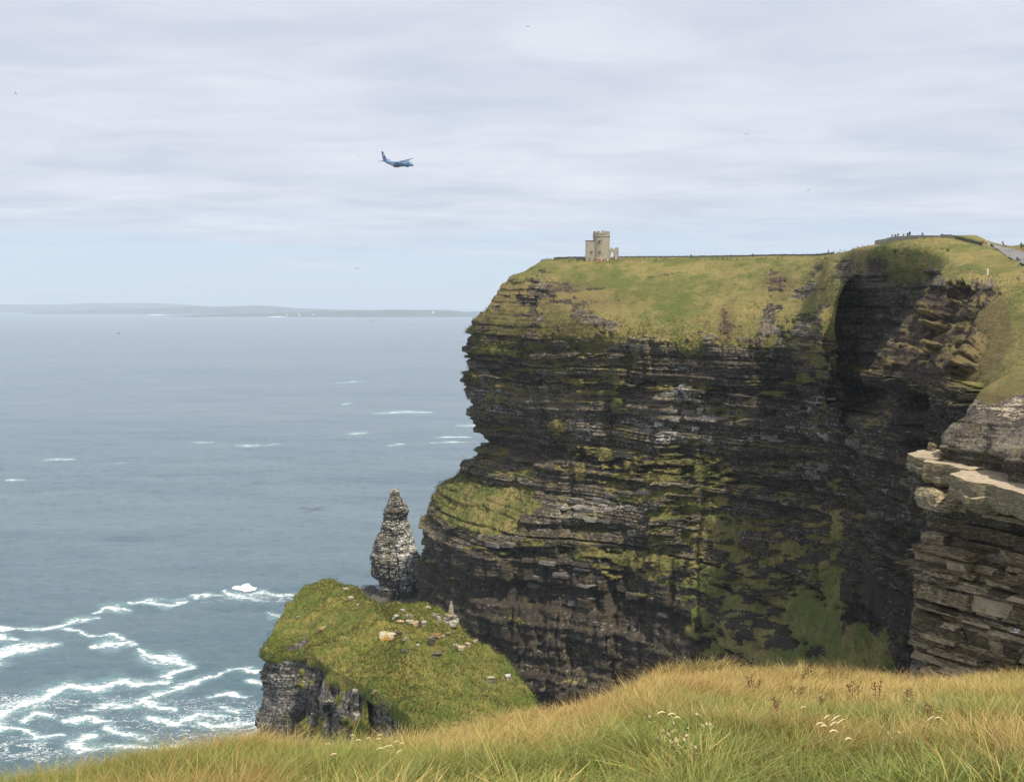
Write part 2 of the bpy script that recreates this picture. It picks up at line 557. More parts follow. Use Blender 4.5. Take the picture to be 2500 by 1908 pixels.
    # run of metres along the coast
    s = np.concatenate([[0], np.cumsum(np.linalg.norm(np.diff(B[:, nv // 2, :2], axis=0), axis=1))])
    S = np.repeat(s[:, None], nv, 1).astype(np.float32)
    st = Strata(5, -20, 190, 0.6, 4.0, 1.45, (2.5, 12.0))
    st2 = Strata(8, -20, 190, 0.4, 1.2, 0.52, (1.2, 6.0))
    Z = B[..., 2]
    warp = 1.1 * fbm(np.stack([S / 30, Z / 40, 0 * S], -1), 3, 12)
    Zw = Z + warp + 0.012 * S
    o1, bedc = st(S, Zw)
    o2, bed2 = st2(S + 2.0 * warp, Zw)
    o3, bed3 = Strata(14, -30, 200, 4.0, 13.0, 1.9, (7.0, 30.0))(S, Zw + 1.5 * fbm(np.stack([S / 9, Z / 9, 0 * S], -1), 3, 16))
    # --- what grows where
    q = np.stack([px / 60, py / 60, np.zeros_like(px)], -1)
    jag = fbm(q, 4, 3)
    rowedge = np.interp(U[:, 0], [0, 2, 3.5, 5, 6, 8, 9.5, 10.3, 11, 13, 14, 15, 16, 17, 19],
                        [3, 2.6, 2.95, 2.95, 3.0, 3.0, 2.9, 2.75, 2.3, 2.35, 2.75, 2.85, 3.1, 4.2, 5.0])[:, None]
    jag2 = fbm(np.stack([px / 34, py / 110, np.zeros_like(px)], -1), 4, 103)
    veg = 1 - sstep(Vp + 0.34 * jag + 0.62 * jag2 + 0.10 * np.sin(px / 47.0), rowedge - 0.05, rowedge + 0.08)
    bare = np.zeros_like(veg)

    def soft_w(x, y):
        # broken ground: the seaward shoulder and just above the rock line
        a = 1.25 * (1 - sstep(x, 1360, 1540)) * sstep(y, 668, 700)
        b = sstep(y, 735, 815) * 0.75 * (1 - sstep(x, 1960, 2010)) * (1 - 0.6 * (x > 1500) * (x < 1730))
        c = sstep(x, 1820, 1900) * (1 - sstep(x, 1990, 2020)) * sstep(y, 640, 670)
        return np.maximum(np.maximum(a, b), 0.9 * c) - 0.65

    def blob(x, y, rx, ry):
        return np.exp(-(((px - x) / rx) ** 2 + ((py - y) / ry) ** 2))
    for x, y, rx, ry, a in [(1310, 705, 40, 26, .8), (1370, 700, 45, 22, .9), (1415, 745, 55, 16, .75), (1440, 790, 70, 14, .9), (1330, 790, 40, 10, .8),
                            (1245, 690, 22, 30, .7), (1190, 770, 24, 10, .7), (1777, 790, 20, 50, 1.1), (1900, 690, 45, 22, .8), (1880, 760, 26, 50, .8),
                            (1935, 720, 22, 60, .5), (2060, 660, 20, 40, .9), (2130, 650, 45, 26, .8), (2215, 640, 30, 14, .6), (1990, 655, 18, 10, .8), (1545, 700, 8, 6, .5),
                            (1640, 760, 60, 20, .2), (1500, 735, 26, 16, .45)]:
        bare = np.maximum(bare, a * blob(x, y, rx, ry))
    rag = fbm(np.stack([px / 30, py / 15, np.zeros_like(px)], -1), 5, 107)
    bare = np.maximum(bare, 1.5 * sstep(rag + 0.35 * soft_w(px, py), 0.27, 0.42))
    veg = np.clip(veg - bare * np.clip(0.75 + 0.9 * jag, 0, 1.4), 0, 1)
    bench = soft_poly(px, py, [(1128, 1150), (1200, 1185), (1310, 1188), (1332, 1240), (1300, 1262), (1225, 1305), (1165, 1312), (1110, 1280), (1052, 1215), (1085, 1180)], 4, 9, 9)
    veg = np.maximum(veg, bench)
    talus = 0.0 * px + soft_poly(px, py, [(2062, 1378), (2066, 1450), (2040, 1490), (2100, 1500), (2165, 1480), (2215, 1600), (2200, 1760), (1830, 1760), (1835, 1610), (1900, 1520), (1985, 1440)], 6, 21, 22)
    tb = np.zeros_like(px)
    for x, y, rx, ry in [(1995, 1530, 75, 55), (1900, 1640, 95, 60), (2090, 1610, 95, 85), (2035, 1430, 30, 55), (1960, 1480, 50, 40), (1990, 1660, 130, 60)]:
        tb = np.maximum(tb, blob(x, y, rx, ry))
    tj = fbm(np.stack([px / 24, py / 18, np.zeros_like(px)], -1), 5, 131, 0.6)
    talus = sstep(tb + 0.40 * tj, 0.24, 0.55) * (py > 1360)
    veg = np.maximum(veg, talus)
    hang = soft_poly(px, py, [(1370, 1110), (1430, 1070), (1560, 1110), (1700, 1095), (1800, 1150), (1780, 1230), (1900, 1270), (2060, 1280), (2060, 1400), (1960, 1480), (1840, 1600), (1760, 1600), (1680, 1500), (1640, 1430), (1480, 1410), (1390, 1350), (1580, 1340), (1580, 1260), (1480, 1200), (1390, 1170)], 10, 40, 26)
    spots = [(1150, 800, 20, 6), (1170, 830, 25, 8), (1205, 870, 30, 12), (1245, 940, 34, 16), (1310, 890, 30, 12), (1160, 915, 40, 10), (1230, 870, 20, 20), (1290, 905, 26, 14),
             (1400, 820, 60, 16), (1430, 850, 34, 18), (1540, 880, 26, 26), (1500, 930, 60, 14), (1470, 960, 46, 12), (1600, 950, 60, 10), (1700, 940, 70, 9),
             (1500, 990, 26, 30), (1640, 985, 30, 6), (1760, 1000, 40, 14), (1820, 1010, 30, 20), (1880, 960, 40, 10), (1960, 920, 50, 16), (1990, 880, 40, 30),
             (1220, 1050, 40, 10), (1200, 1105, 40, 14), (1290, 1160, 34, 26), (1350, 1040, 20, 26), (1440, 1100, 40, 34), (1400, 1140, 40, 14), (1500, 1150, 30, 20), (1560, 1150, 46, 14),
             (1590, 1170, 34, 22), (1620, 1200, 50, 10), (1680, 1130, 60, 10), (1740, 1180, 40, 10), (1710, 1230, 40, 16), (1640, 1090, 26, 10), (1680, 1080, 40, 8),
             (1440, 1350, 60, 14), (1530, 1370, 80, 20), (1600, 1390, 60, 30), (1560, 1455, 60, 6), (1180, 1335, 40, 6), (1300, 1330, 30, 6), (1260, 1400, 20, 6),
             (1740, 1430, 50, 40), (1800, 1480, 60, 50), (1860, 1430, 60, 40), (1780, 1560, 50, 40), (1930, 1330, 60, 36), (1960, 1290, 40, 14), (2040, 1290, 24, 50), (1800, 1330, 50, 40), (1720, 1500, 50, 26), (1740, 1590, 40, 30), (1690, 1540, 18, 40), (1900, 1260, 26, 10), (2030, 1180, 22, 12),
             (2060, 900, 60, 12), (2240, 970, 60, 20), (2330, 860, 60, 40), (2420, 780, 40, 40), (2440, 850, 40, 20), (2380, 930, 40, 20), (2450, 930, 50, 16), (1990, 990, 26, 12)]
    sp = np.zeros_like(veg)
    for x, y, rx, ry in spots:
        sp = np.maximum(sp, blob(x, y, rx, ry * 1.1))
    q2 = np.stack([px / 30, py / 10, np.zeros_like(px)], -1)
    patch = fbm(q2, 5, 61, 0.6)
    veg = np.maximum(veg, np.clip(sstep(sp * 0.9 + 1.0 * patch + 0.10 * np.minimum(o1, 1.0), 0.45, 0.75), 0, 1))
    veg = np.maximum(veg, np.clip(sstep(hang * 0.60 + 1.15 * patch + 0.12 * np.minimum(o1, 1.0), 0.48, 0.72), 0, 1))
    apron = (U > 13.3) * (Vp > 2.6) * (Vp < 4.9)
    veg = np.maximum(veg, apron * sstep(0.45 * rag + 1.0 * patch, 0.26, 0.5))
    upl = (1 - sstep(px, 1420, 1560)) * sstep(Vp, 2.7, 2.9) * (1 - sstep(py, 930, 1030))
    veg = np.maximum(veg, upl * sstep(0.55 * jag + 1.1 * patch + 0.10 * o1, 0.02, 0.26))
    rocky = 1 - veg
    earth = np.clip(soft_poly(px, py, [(2245, 715), (2330, 675), (2440, 690), (2480, 830), (2440, 900), (2330, 960), (2300, 1010), (2200, 980), (2105, 945), (2110, 890), (2165, 815)], 5, 77, 12) * (Vp < 5.4) * (U > 13.2), 0, 1)
    earth = np.maximum(earth, 0.75 * (blob(1900, 690, 60, 40) + blob(1777, 790, 30, 60)))
    earth = np.maximum(earth, 0.55 * (1 - sstep(px, 1380, 1560)) * (Vp < 3.2) * sstep(py, 660, 700))
    earth = np.maximum(earth, 0.3 * (Vp > 3.2) * (py < 1150))
    earth = np.maximum(earth, 0.62 * blob(1440, 740, 150, 46) + 0.7 * blob(2120, 650, 70, 30))
    pale = np.zeros_like(veg) - 0.25
    for x, y, rx, ry, a in [(1655, 960, 45, 24, .75), (1700, 1010, 70, 20, .6), (1560, 1040, 60, 26, .55), (1640, 1060, 60, 26, .6), (1720, 1080, 30, 40, .5), (1380, 1040, 30, 30, .45), (1440, 1045, 40, 26, .55),
                            (1190, 955, 50, 16, .55), (1220, 1000, 60, 14, .5), (1150, 1140, 20, 20, .3), (1250, 1160, 30, 14, .35), (1400, 1235, 50, 24, .6), (1480, 1230, 50, 20, .6), (1540, 1220, 60, 30, .55), (1600, 1290, 60, 20, .5), (1420, 1270, 70, 16, .5),
                            (1980, 985, 50, 24, .6), (2000, 1060, 90, 26, .5), (1840, 1065, 40, 14, .5), (1980, 1150, 70, 24, .45), (1730, 1310, 10, 16, .8), (1560, 840, 70, 10, .3), (1640, 900, 70, 8, .4), (1460, 900, 40, 12, .3),
                            (2020, 1170, 60, 20, .3), (1330, 1400, 100, 12, .25), (1950, 1400, 40, 14, .3), (2200, 1180, 60, 30, .15)]:
        pale = np.maximum(pale, a * blob(x, y, rx, ry) * 1.0 - 0.05)
    # --- relief
    gul = fbm(np.stack([S / 16, Z / 110, 0 * S], -1), 4, 15)
    gul = 4.2 * gul - 1.5 * np.exp(-(fbm(np.stack([S / 22, Z / 70, 0 * S + 5], -1), 3, 18) / 0.07) ** 2)
    rough = 0.9 * fbm(B / 4.0, 4, 23)
    bs = S / 15 + 0.5 * fbm(np.stack([S / 30, Z / 40, 0 * S], -1), 2, 65)
    bz = np.floor(Z / 30 + 0.4 * _h(np.floor(bs), 0 * S, 0 * S, 66) + 0.15 * fbm(np.stack([S / 8, Z / 8, 0 * S], -1), 2, 67))
    butt = (_h(np.floor(bs), bz, 0 * S, 68) - 0.5) * 3.6
    low = sstep(py, 1290, 1400) * (1 - sstep(px, 1560, 1720))
    cs = S / 4.2 + 0.6 * fbm(np.stack([S / 12, Z / 22, 0 * S], -1), 2, 25)
    ci = np.floor(cs)
    fr = cs - ci
    colj = (_h(ci, np.floor(Z / 17 + _h(ci, 0 * ci, 0 * ci, 3) * 5), 0 * ci, 27) - 0.5) * 1.6 - 0.45 * np.exp(-(np.minimum(fr, 1 - fr) * 4.2 / 0.4) ** 2)
    shoulder = (1 - sstep(px, 1290, 1420)) * sstep(Vp, 1.15, 1.7)
    rk = np.maximum(rocky, 0.55 * shoulder) * np.maximum(0.25 + 0.75 * sstep(Vp - rowedge, -0.5, 0.15), 0.8 * shoulder) * (1 - 0.45 * (earth > 0.5) * (U > 13)) * (1 - 0.2 * (U > 13.6) * (Vp < 5.0))
    disp = rk * (o1 * 1.15 * (1 - 0.45 * low) + o2 * (1 - 0.5 * low) + 1.5 * o3 + rough * (1 + 0.6 * low) + 1.5 * low * colj + butt) + gul * sstep(Vp, 2.6, 3.4) * (1 - sstep(veg, 0.1, 0.6) * (U > 13.5)) * (1 - 0.75 * np.maximum(bench, talus))
    soft = veg * (0.55 * fbm(B / 7.0, 4, 31) + (0.30 + 0.75 * (Vp > 3.0)) * fbm(B / 1.7, 3, 35) + 0.55 * (Vp > 3.0))
    soft = soft * (1 - 0.85 * (U > 13.2))
    soft = soft + sstep(Vp, 1.0, 1.5) * (1 - sstep(Vp, 3.0, 3.6)) * 3.0 * fbm(np.stack([B[..., 0] / 22, B[..., 1] / 22, B[..., 2] / 60], -1), 4, 44)
    earthy = (earth > 0.4) * (0.7 * fbm(np.stack([S / 6, Z / 16, 0 * S], -1), 4, 52) - 1.2 * np.abs(fbm(np.stack([S / 9, Z / 22, 0 * S + 3], -1), 3, 55)) + 0.55 * fbm(B / 2.4, 4, 57))
    disp = disp + soft + earthy * rocky * sstep(Vp, 2.2, 3.0)
    for x, y, rx, ry, d in [(1225, 1085, 95, 34, 9.5), (1300, 1110, 60, 22, 7.0), (1230, 1040, 80, 18, 2.5), (1480, 850, 120, 16, 2.5), (1620, 880, 150, 20, 3.0), (1440, 1290, 90, 14, 5.0), (1560, 1345, 120, 10, 2.5),
                            (1380, 1400, 18, 90, 3.5), (2105, 800, 60, 80, 4.0), (2110, 960, 60, 18, 5.0), (2200, 985, 60, 20, 6.0), (2070, 1100, 14, 160, 2.5), (1960, 1120, 60, 10, 2.0), (1770, 1640, 70, 50, 5.0), (1210, 1440, 60, 24, 4.0), (1060, 1440, 8, 60, 3.0),
                            (1640, 1010, 90, 8, 1.8), (1530, 890, 9, 50, 2.6), (1757, 960, 13, 80, 3.4), (1478, 1010, 9, 60, 2.4), (1385, 1190, 9, 60, 2.2), (1905, 1200, 12, 120, 2.4), (1640, 1460, 9, 90, 3.2), (1452, 1490, 8, 80, 2.8), (1250, 1500, 8, 80, 2.6), (1310, 960, 8, 60, 2.0), (1850, 900, 10, 60, 2.6), (1600, 930, 60, 7, 2.2), (1350, 990, 80, 6, 1.8), (1500, 1180, 90, 6, 1.8), (1850, 1120, 90, 8, 2.2), (1700, 1250, 80, 8, 2.0), (1280, 1190, 60, 8, 1.0)]:
        disp = disp - d * blob(x, y, rx, ry)
    edge = sstep(Vp, 0.0, 1.0)
    # rock moves level, turf moves along its own normal
    nh = n.copy()
    nh[..., 2] *= 0.12
    nh /= np.linalg.norm(nh, axis=-1, keepdims=True) + 1e-9
    w = np.clip(rk * 1.0, 0, 1)[..., None]
    dirv = nh * w + n * (1 - w)
    Vv = B + dirv * (disp * (0.10 + 0.90 * sstep(Vp, 0.9, 1.25)))[..., None]
    # ledges near flat hold turf
    nn = grid_normals(Vv)
    nn = nn * np.sign((nn * n).sum(-1, keepdims=True))
    flat = sstep(nn[..., 2], 0.45, 0.8) * sstep(Vp, 2.5, 3.2) * sstep(jag + 0.3 * patch, -0.25, 0.25) * (1 - sstep(py, 1250, 1500))
    veg = np.maximum(veg, 0.62 * flat)
    att = dict(veg=veg, pale=pale, earth=earth, bed=(0.5 * bedc + 0.3 * bed2 + 0.2 * bed3) * (1 - 0.38 * sstep(px, 1700, 1900) * sstep(py, 830, 900)) * (1 - 0.62 * sstep(py, 1280, 1420)))  # right-hand face darkened as shade put into the colour; lower rock darker and wet
    f = grid_faces(nu, nv)
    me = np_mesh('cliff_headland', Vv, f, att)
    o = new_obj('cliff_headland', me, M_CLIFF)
    tag(o, 'tall dark layered sea cliff with a green grassy top carrying the tower', None, None, 'structure')
    return o, Vv, f, (px, py, veg, rk, n, Vp, U)


HEAD, HV, HF, HINFO = headland()


def bvh_of(V, f):
    return BVHTree.FromPolygons([tuple(v) for v in V.reshape(-1, 3)[:, :].tolist()], f.tolist())


HBVH = bvh_of(HV, HF)


def on(bvh, px, py):
    r = Vector(ray(px, py)).normalized()
    h = bvh.ray_cast(Vector((0, 0, H)), r)
    return h[0], h[1]


def down(bvh, x, y, z=400):
    h = bvh.ray_cast(Vector((x, y, z)), Vector((0, 0, -1)))
    return h[0], h[1]


# ------------------------------------------------------------------ sea
def sea():
    xs = np.concatenate([np.linspace(-400, 1240, 370), np.linspace(1260, 3400, 30)])
    k = np.linspace(0, 1, 430)
    ys = 1990 + (748.9 - 1990) * k
    D = H * F / (ys - HOR) * 0.9985
    D[-1] = 330000
    X = (xs[:, None] - CX) / F * D[None]
    Y = np.repeat(D[None], len(xs), 0)
    Z = np.zeros_like(X)
    fade = 1 - sstep(Y, 450, 1800)
    pw = np.stack([X / 16 + Y / 60, Y / 9, 0 * X], -1)
    Z += fade * (0.9 * fbm(pw, 3, 5) + 0.40 * fbm(np.stack([X / 4.5, Y / 3.2, 0 * X], -1), 3, 9))
    V = np.stack([X, Y, Z], -1)
    px, py, _ = project(np.stack([X, Y, 0 * Z], -1))
    lines = [
        [(-60, 1540, 6), (0, 1536, 5), (51, 1536, 4), (116, 1536, 5), (153, 1531, 6), (177, 1517, 7), (205, 1511, 6), (239, 1507, 3)],
        [(235, 1497, 3), (262, 1482, 8), (285, 1482, 11), (317, 1487, 4)],
        [(314, 1469, 3), (368, 1469, 5), (402, 1476, 6), (453, 1466, 4)],
        [(545, 1440, 4), (566, 1452, 7), (607, 1461, 5), (655, 1464, 3)],
        [(470, 1458, 4), (520, 1448, 4), (545, 1452, 3)],
        [(620, 1452, 4), (650, 1444, 6), (690, 1450, 5), (720, 1445, 3)],
        [(147, 1537, 3), (191, 1544, 4), (262, 1551, 5), (307, 1561, 5), (334, 1575, 3)],
        [(225, 1577, 5), (262, 1572, 12), (300, 1570, 10), (330, 1575, 4)],
        [(337, 1592, 4), (365, 1602, 13), (400, 1609, 15), (435, 1614, 12), (462, 1624, 6)],
        [(462, 1624, 7), (430, 1634, 10), (405, 1652, 8)],
        [(-40, 1622, 14), (0, 1602, 14), (34, 1586, 15), (85, 1574, 13), (143, 1569, 4)],
        [(-30, 1548, 6), (10, 1554, 8), (44, 1560, 5)],
        [(-60, 1765, 18), (0, 1742, 12), (44, 1721, 11), (95, 1704, 17), (136, 1681, 15), (170, 1674, 16), (204, 1676, 13), (239, 1677, 14), (290, 1667, 16), (324, 1669, 10), (402, 1664, 8)],
        [(348, 1704, 9), (392, 1691, 11), (436, 1677, 10), (477, 1660, 9), (511, 1650, 6), (532, 1652, 5), (562, 1640, 6), (596, 1636, 5), (660, 1638, 4)],
        [(221, 1728, 6), (256, 1718, 9), (324, 1718, 8), (358, 1711, 9), (426, 1728, 7)],
        [(65, 1760, 8), (89, 1742, 9), (136, 1749, 7)], [(31, 1773, 5), (68, 1786, 8), (95, 1803, 10), (157, 1793, 5)],
        [(181, 1822, 14), (211, 1797, 12), (228, 1786, 5)], [(266, 1773, 8), (290, 1790, 9), (358, 1800, 8)],
        [(358, 1749, 7), (433, 1766, 8), (477, 1742, 8), (542, 1745, 5)], [(487, 1766, 8), (532, 1773, 9), (579, 1769, 9), (660, 1762, 7)],
        [(204, 1822, 9), (273, 1826, 8), (375, 1824, 9), (443, 1815, 8)], [(-10, 1769, 24), (5, 1775, 14)], [(520, 1700, 5), (560, 1690, 6), (600, 1700, 4)], [(540, 1725, 6), (580, 1735, 6)],
        [(600, 1660, 6), (640, 1668, 6)], [(160, 1760, 5), (210, 1755, 6), (270, 1760, 4)], [(646, 1498, 3), (660, 1506, 4), (690, 1510, 3)],
        [(880, 1466, 8), (930, 1460, 10), (960, 1474, 10), (1030, 1474, 10)],
    ]
    far = [(906, 1067, 1006, 3.2), (843, 904, 1058, 2.8), (464, 522, 1079, 2.4), (572, 640, 1087, 3.0), (640, 686, 1086, 1.7), (100, 187, 1121, 2.6), (10, 66, 1172, 3.2), (943, 993, 1085, 2.2),
           (1059, 1150, 1067, 2.4), (1049, 1150, 1079, 2.0), (1110, 1170, 1038, 2.6), (830, 860, 985, 2.2), (820, 900, 932, 1.6), (268, 300, 1130, 1.6)]
    foam = np.full(px.shape, -3.0, np.float32)
    jx = px + 16 * fbm(np.stack([X / 9, Y / 9, 0 * X], -1), 3, 71)
    jy = py + 9 * fbm(np.stack([X / 9, Y / 9, 0 * X + 7], -1), 3, 73)
    near = (py > 1420)
    sub = near[:, :]
    jxs, jys = jx[sub], jy[sub]
    acc = np.full(jxs.shape, -3.0, np.float32)
    for l in lines:
        acc = np.maximum(acc, seg_dist(jxs, jys, [(a, b, c * 0.98) for a, b, c in l], 0.5))
    foam[sub] = acc
    for x0, x1, y, w in far:
        t = np.clip((px - x0) / (x1 - x0), 0, 1)
        ends = np.maximum(np.maximum(x0 - px, px - x1), 0)
        d = np.abs(py - y + (t - 0.5) * 3 + 1.0 * np.sin(px / 17.0)) / (w * (0.5 + 0.9 * np.sin(np.pi * t))) + ends / 6
        foam = np.maximum(foam, 0.80 - d * 1.15)
    # lace of old foam under the cliffs
    lace = sstep(py, 1670, 1720) * (1 - sstep(px, 600, 760)) * (0.30 + 0.30 * fbm(np.stack([X / 26, Y / 26, 0 * X], -1), 2, 80))
    lace2 = sstep(py, 1440, 1452) * (1 - sstep(py, 1462, 1480)) * sstep(px, 440, 520) * (1 - sstep(px, 700, 800)) * 0.4
    att = dict(foam=foam, lace=np.maximum(lace, lace2), teal=sstep(py, 1250, 1750) * (0.6 + 0.4 * sstep(px, 300, 650)))
    me = np_mesh('sea', V, grid_faces(*X.shape), att)
    m, nt, b, o_ = mat('sea_water')
    t = nd(nt, 'ShaderNodeTexCoord')
    ob = t.outputs['Object']
    w1 = noise(nt, scaled(nt, ob, (0.5, 1.0, 1)), 0.16, 5, 0.6, 0.5)
    w2 = noise(nt, scaled(nt, ob, (0.45, 1.0, 1)), 0.9, 4, 0.6, 0.4)
    w3 = noise(nt, scaled(nt, ob, (0.35, 1.0, 1)), 0.022, 6, 0.62)
    w4 = noise(nt, scaled(nt, ob, (0.25, 1.0, 1)), 0.0024, 5, 0.6)
    hgt = mth(nt, 'ADD', mth(nt, 'MULTIPLY', w1, 2.8), mth(nt, 'ADD', mth(nt, 'MULTIPLY', w2, 0.35), mth(nt, 'MULTIPLY', w3, 7.0)))
    bump(nt, b, hgt, 0.75, 1.0)
    deep = mixc(nt, smooth(nt, mth(nt, 'ADD', mth(nt, 'MULTIPLY', w4, 0.6), mth(nt, 'MULTIPLY', w3, 0.4)), 0.35, 0.65), (0.070, 0.118, 0.148), (0.125, 0.178, 0.208))
    deep = mixc(nt, mth(nt, 'MULTIPLY', attr(nt, 'teal'), 0.55), deep, (0.048, 0.108, 0.128))
    lac = noise(nt, scaled(nt, ob, (0.7, 1, 1)), 0.33, 6, 0.68, 1.2)
    ridge = mth(nt, 'SUBTRACT', 1.0, mth(nt, 'MULTIPLY', mth(nt, 'ABSOLUTE', mth(nt, 'SUBTRACT', lac, 0.5)), 7.0))
    fi = noise(nt, ob, 1.3, 5, 0.7)
    lac2 = noise(nt, scaled(nt, ob, (0.6, 1, 1)), 0.085, 5, 0.62, 1.6)
    ridge2 = mth(nt, 'SUBTRACT', 1.0, mth(nt, 'MULTIPLY', mth(nt, 'ABSOLUTE', mth(nt, 'SUBTRACT', lac2, 0.5)), 11.0))
    lf = mth(nt, 'ADD', mth(nt, 'ADD', mth(nt, 'MULTIPLY', ridge, 0.22), mth(nt, 'MULTIPLY', ridge2, 0.50)), mth(nt, 'MULTIPLY', mth(nt, 'SUBTRACT', fi, 0.5), 2.2))
    lf = mth(nt, 'SUBTRACT', mth(nt, 'ADD', lf, attr(nt, 'lace')), 0.78)
    ff = mth(nt, 'ADD', attr(nt, 'foam'), mth(nt, 'ADD', mth(nt, 'MULTIPLY', mth(nt, 'SUBTRACT', fi, 0.5), 2.0), mth(nt, 'MULTIPLY', mth(nt, 'SUBTRACT', lac, 0.5), 3.6)))
    fo = mth(nt, 'MAXIMUM', smooth(nt, ff, 0.20, 1.15), mth(nt, 'MULTIPLY', smooth(nt, lf, 0.05, 0.45), 0.75))
    churn = smooth(nt, mth(nt, 'ADD', attr(nt, 'foam'), mth(nt, 'MULTIPLY', mth(nt, 'SUBTRACT', lac, 0.5), 3.0)), -1.0, 0.5)
    deep = mixc(nt, mth(nt, 'MULTIPLY', churn, 0.7), deep, (0.17, 0.285, 0.30))      # aerated water round the foam
    link(nt, mixc(nt, fo, deep, (0.80, 0.82, 0.82)), b.inputs['Base Color'])
    r = mth(nt, 'ADD', mth(nt, 'MULTIPLY', fo, 0.6), mth(nt, 'ADD', 0.17, mth(nt, 'MULTIPLY', smooth(nt, w4, 0.42, 0.60), 0.05)))
    link(nt, r, b.inputs['Roughness'])
    b.inputs['IOR'].default_value = 1.33
    ob_ = new_obj('sea', me, m)
    tag(ob_, 'blue grey ocean with white surf under the cliffs', None, None, 'structure')
    # a breaker bursting over a sunken rock
    c = PZ(594, 1436, 0)
    n = 44
    th = np.linspace(0, 2 * np.pi, n, endpoint=False)
    rr = np.linspace(0, 1, 16)
    T, R = np.meshgrid(th, rr, indexing='ij')
    x = R * np.cos(T)
    y = R * np.sin(T)
    hgt_ = np.exp(-((x - 0.25) / 0.42) ** 2 - (y / 0.5) ** 2) * 2.7 + np.exp(-((x + 0.55) / 0.3) ** 2 - (y / 0.3) ** 2) * 2.3
    nz = fbm(np.stack([x * 4.3, y * 4.3, hgt_], -1), 4, 91, 0.7)
    zb = hgt_ * (1 + 1.1 * nz) * (1 - R ** 4) - 0.25
    Vb = np.stack([c[0] + x * 6.6 * (1 + 0.18 * nz), c[1] + y * 5 * (1 + 0.2 * nz), zb], -1)
    mb = plain('white_water', (0.82, 0.84, 0.84), 0.8, 0, 0.06, 1.2)
    wv = new_obj('breaking_wave', np_mesh('breaking_wave', Vb, grid_faces(n, 16, True)), mb)
    tag(wv, 'white burst of surf breaking over a sunken rock left of the outcrop', 'wave', None, None)
    return ob_


sea()


# ------------------------------------------------------------------ far islands
def island(name, label, D, pts, depth, seed, base_c):
    pts = np.array(pts, float)
    xs = np.linspace(pts[0, 0], pts[-1, 0], 150)
    ys = np.interp(xs, pts[:, 0], pts[:, 1])
    zt = H - (ys - HOR) / F * D
    zt = zt + 4.0 * fbm(np.stack([xs / 16, 0 * xs, 0 * xs], -1), 4, seed)
    zt = np.maximum(zt, 1.5)
    t = np.linspace(0, 1, 26)
    prof = np.clip(np.sin(np.pi * np.clip(t, 0, 1)) ** 0.7, 0, 1)
    X = (xs[:, None] - CX) / F * D + 0 * t[None]
    Y = D + depth * t[None] + 250 * fbm(np.stack([xs / 40, 0 * xs, 0 * xs], -1), 3, seed + 2)[:, None]
    Z = zt[:, None] * prof[None] * (1 + 0.10 * fbm(np.stack([X / 500, Y / 500, 0 * X], -1), 3, seed + 4)) - 3
    V = np.stack([X + 0 * Y, Y, Z], -1)
    m, nt, b, o_ = mat(name + '_ground')
    tcn = nd(nt, 'ShaderNodeTexCoord')
    n = noise(nt, tcn.outputs['Object'], 0.004, 6, 0.6)
    link(nt, mixc(nt, smooth(nt, n, 0.4, 0.6), base_c, tuple(c * 1.6 for c in base_c)), b.inputs['Base Color'])
    b.inputs['Roughness'].default_value = 1
    o = new_obj(name, np_mesh(name, V, grid_faces(len(xs), len(t))), m)
    tag(o, label, None, None, 'structure')
    return V


IS3 = island('island_far', 'faint hazy island furthest away at the left of the horizon', 26000, [(-500, 748), (-200, 741), (-40, 742), (60, 743), (130, 740), (220, 738), (290, 738), (360, 741), (430, 745), (520, 752)], 4000, 3, (0.055, 0.07, 0.085))
IS2 = island('island_middle', 'hazy long island in the middle distance behind the low one', 20500, [(60, 760), (160, 756), (300, 752), (436, 748), (520, 747), (600, 746), (640, 748), (680, 752), (760, 755), (900, 758), (1100, 760)], 3000, 6, (0.055, 0.07, 0.08))
IS1 = island('island_near', 'low grey green island with a white lighthouse on the horizon', 15000, [(380, 771), (480, 768), (600, 765), (700, 762), (818, 758), (880, 757), (943, 756), (1000, 757.5), (1063, 757), (1128, 761), (1300, 763), (1500, 768)], 2200, 9, (0.06, 0.07, 0.07))
M_WHITE = plain('white_render', (0.80, 0.80, 0.78), 0.7, 0, 0.05)
M_DARKROOF = plain('slate_roof', (0.10, 0.10, 0.11), 0.7)


def lathe(prof, seg=20):
    bm = bmesh.new()
    rings = []
    for r, z in prof:
        rings.append([bm.verts.new((r * math.cos(2 * math.pi * k / seg), r * math.sin(2 * math.pi * k / seg), z)) for k in range(seg)])
    for a, b in zip(rings[:-1], rings[1:]):
        for k in range(seg):
            bm.faces.new((a[k], a[(k + 1) % seg], b[(k + 1) % seg], b[k]))
    bm.faces.new(list(reversed(rings[0])))
    bm.faces.new(rings[-1])
    return bm


def bm_box(bm, x0, x1, y0, y1, z0, z1, M=None):
    vs = [bm.verts.new(Vector(c) if M is None else M @ Vector(c)) for c in
          [(x0, y0, z0), (x1, y0, z0), (x1, y1, z0), (x0, y1, z0), (x0, y0, z1), (x1, y0, z1), (x1, y1, z1), (x0, y1, z1)]]
    for f in [(3, 2, 1, 0), (4, 5, 6, 7), (0, 1, 5, 4), (1, 2, 6, 5), (2, 3, 7, 6), (3, 0, 4, 7)]:
        bm.faces.new([vs[k] for k in f])


def bm_obj(name, bm, m, parent=None, smooth_=False, loc=None):
    bmesh.ops.recalc_face_normals(bm, faces=bm.faces)
    me = bpy.data.meshes.new(name)
    bm.to_mesh(me)
    bm.free()
    if smooth_:
        for p in me.polygons:
            p.use_smooth = True
    return new_obj(name, me, m, parent, loc)


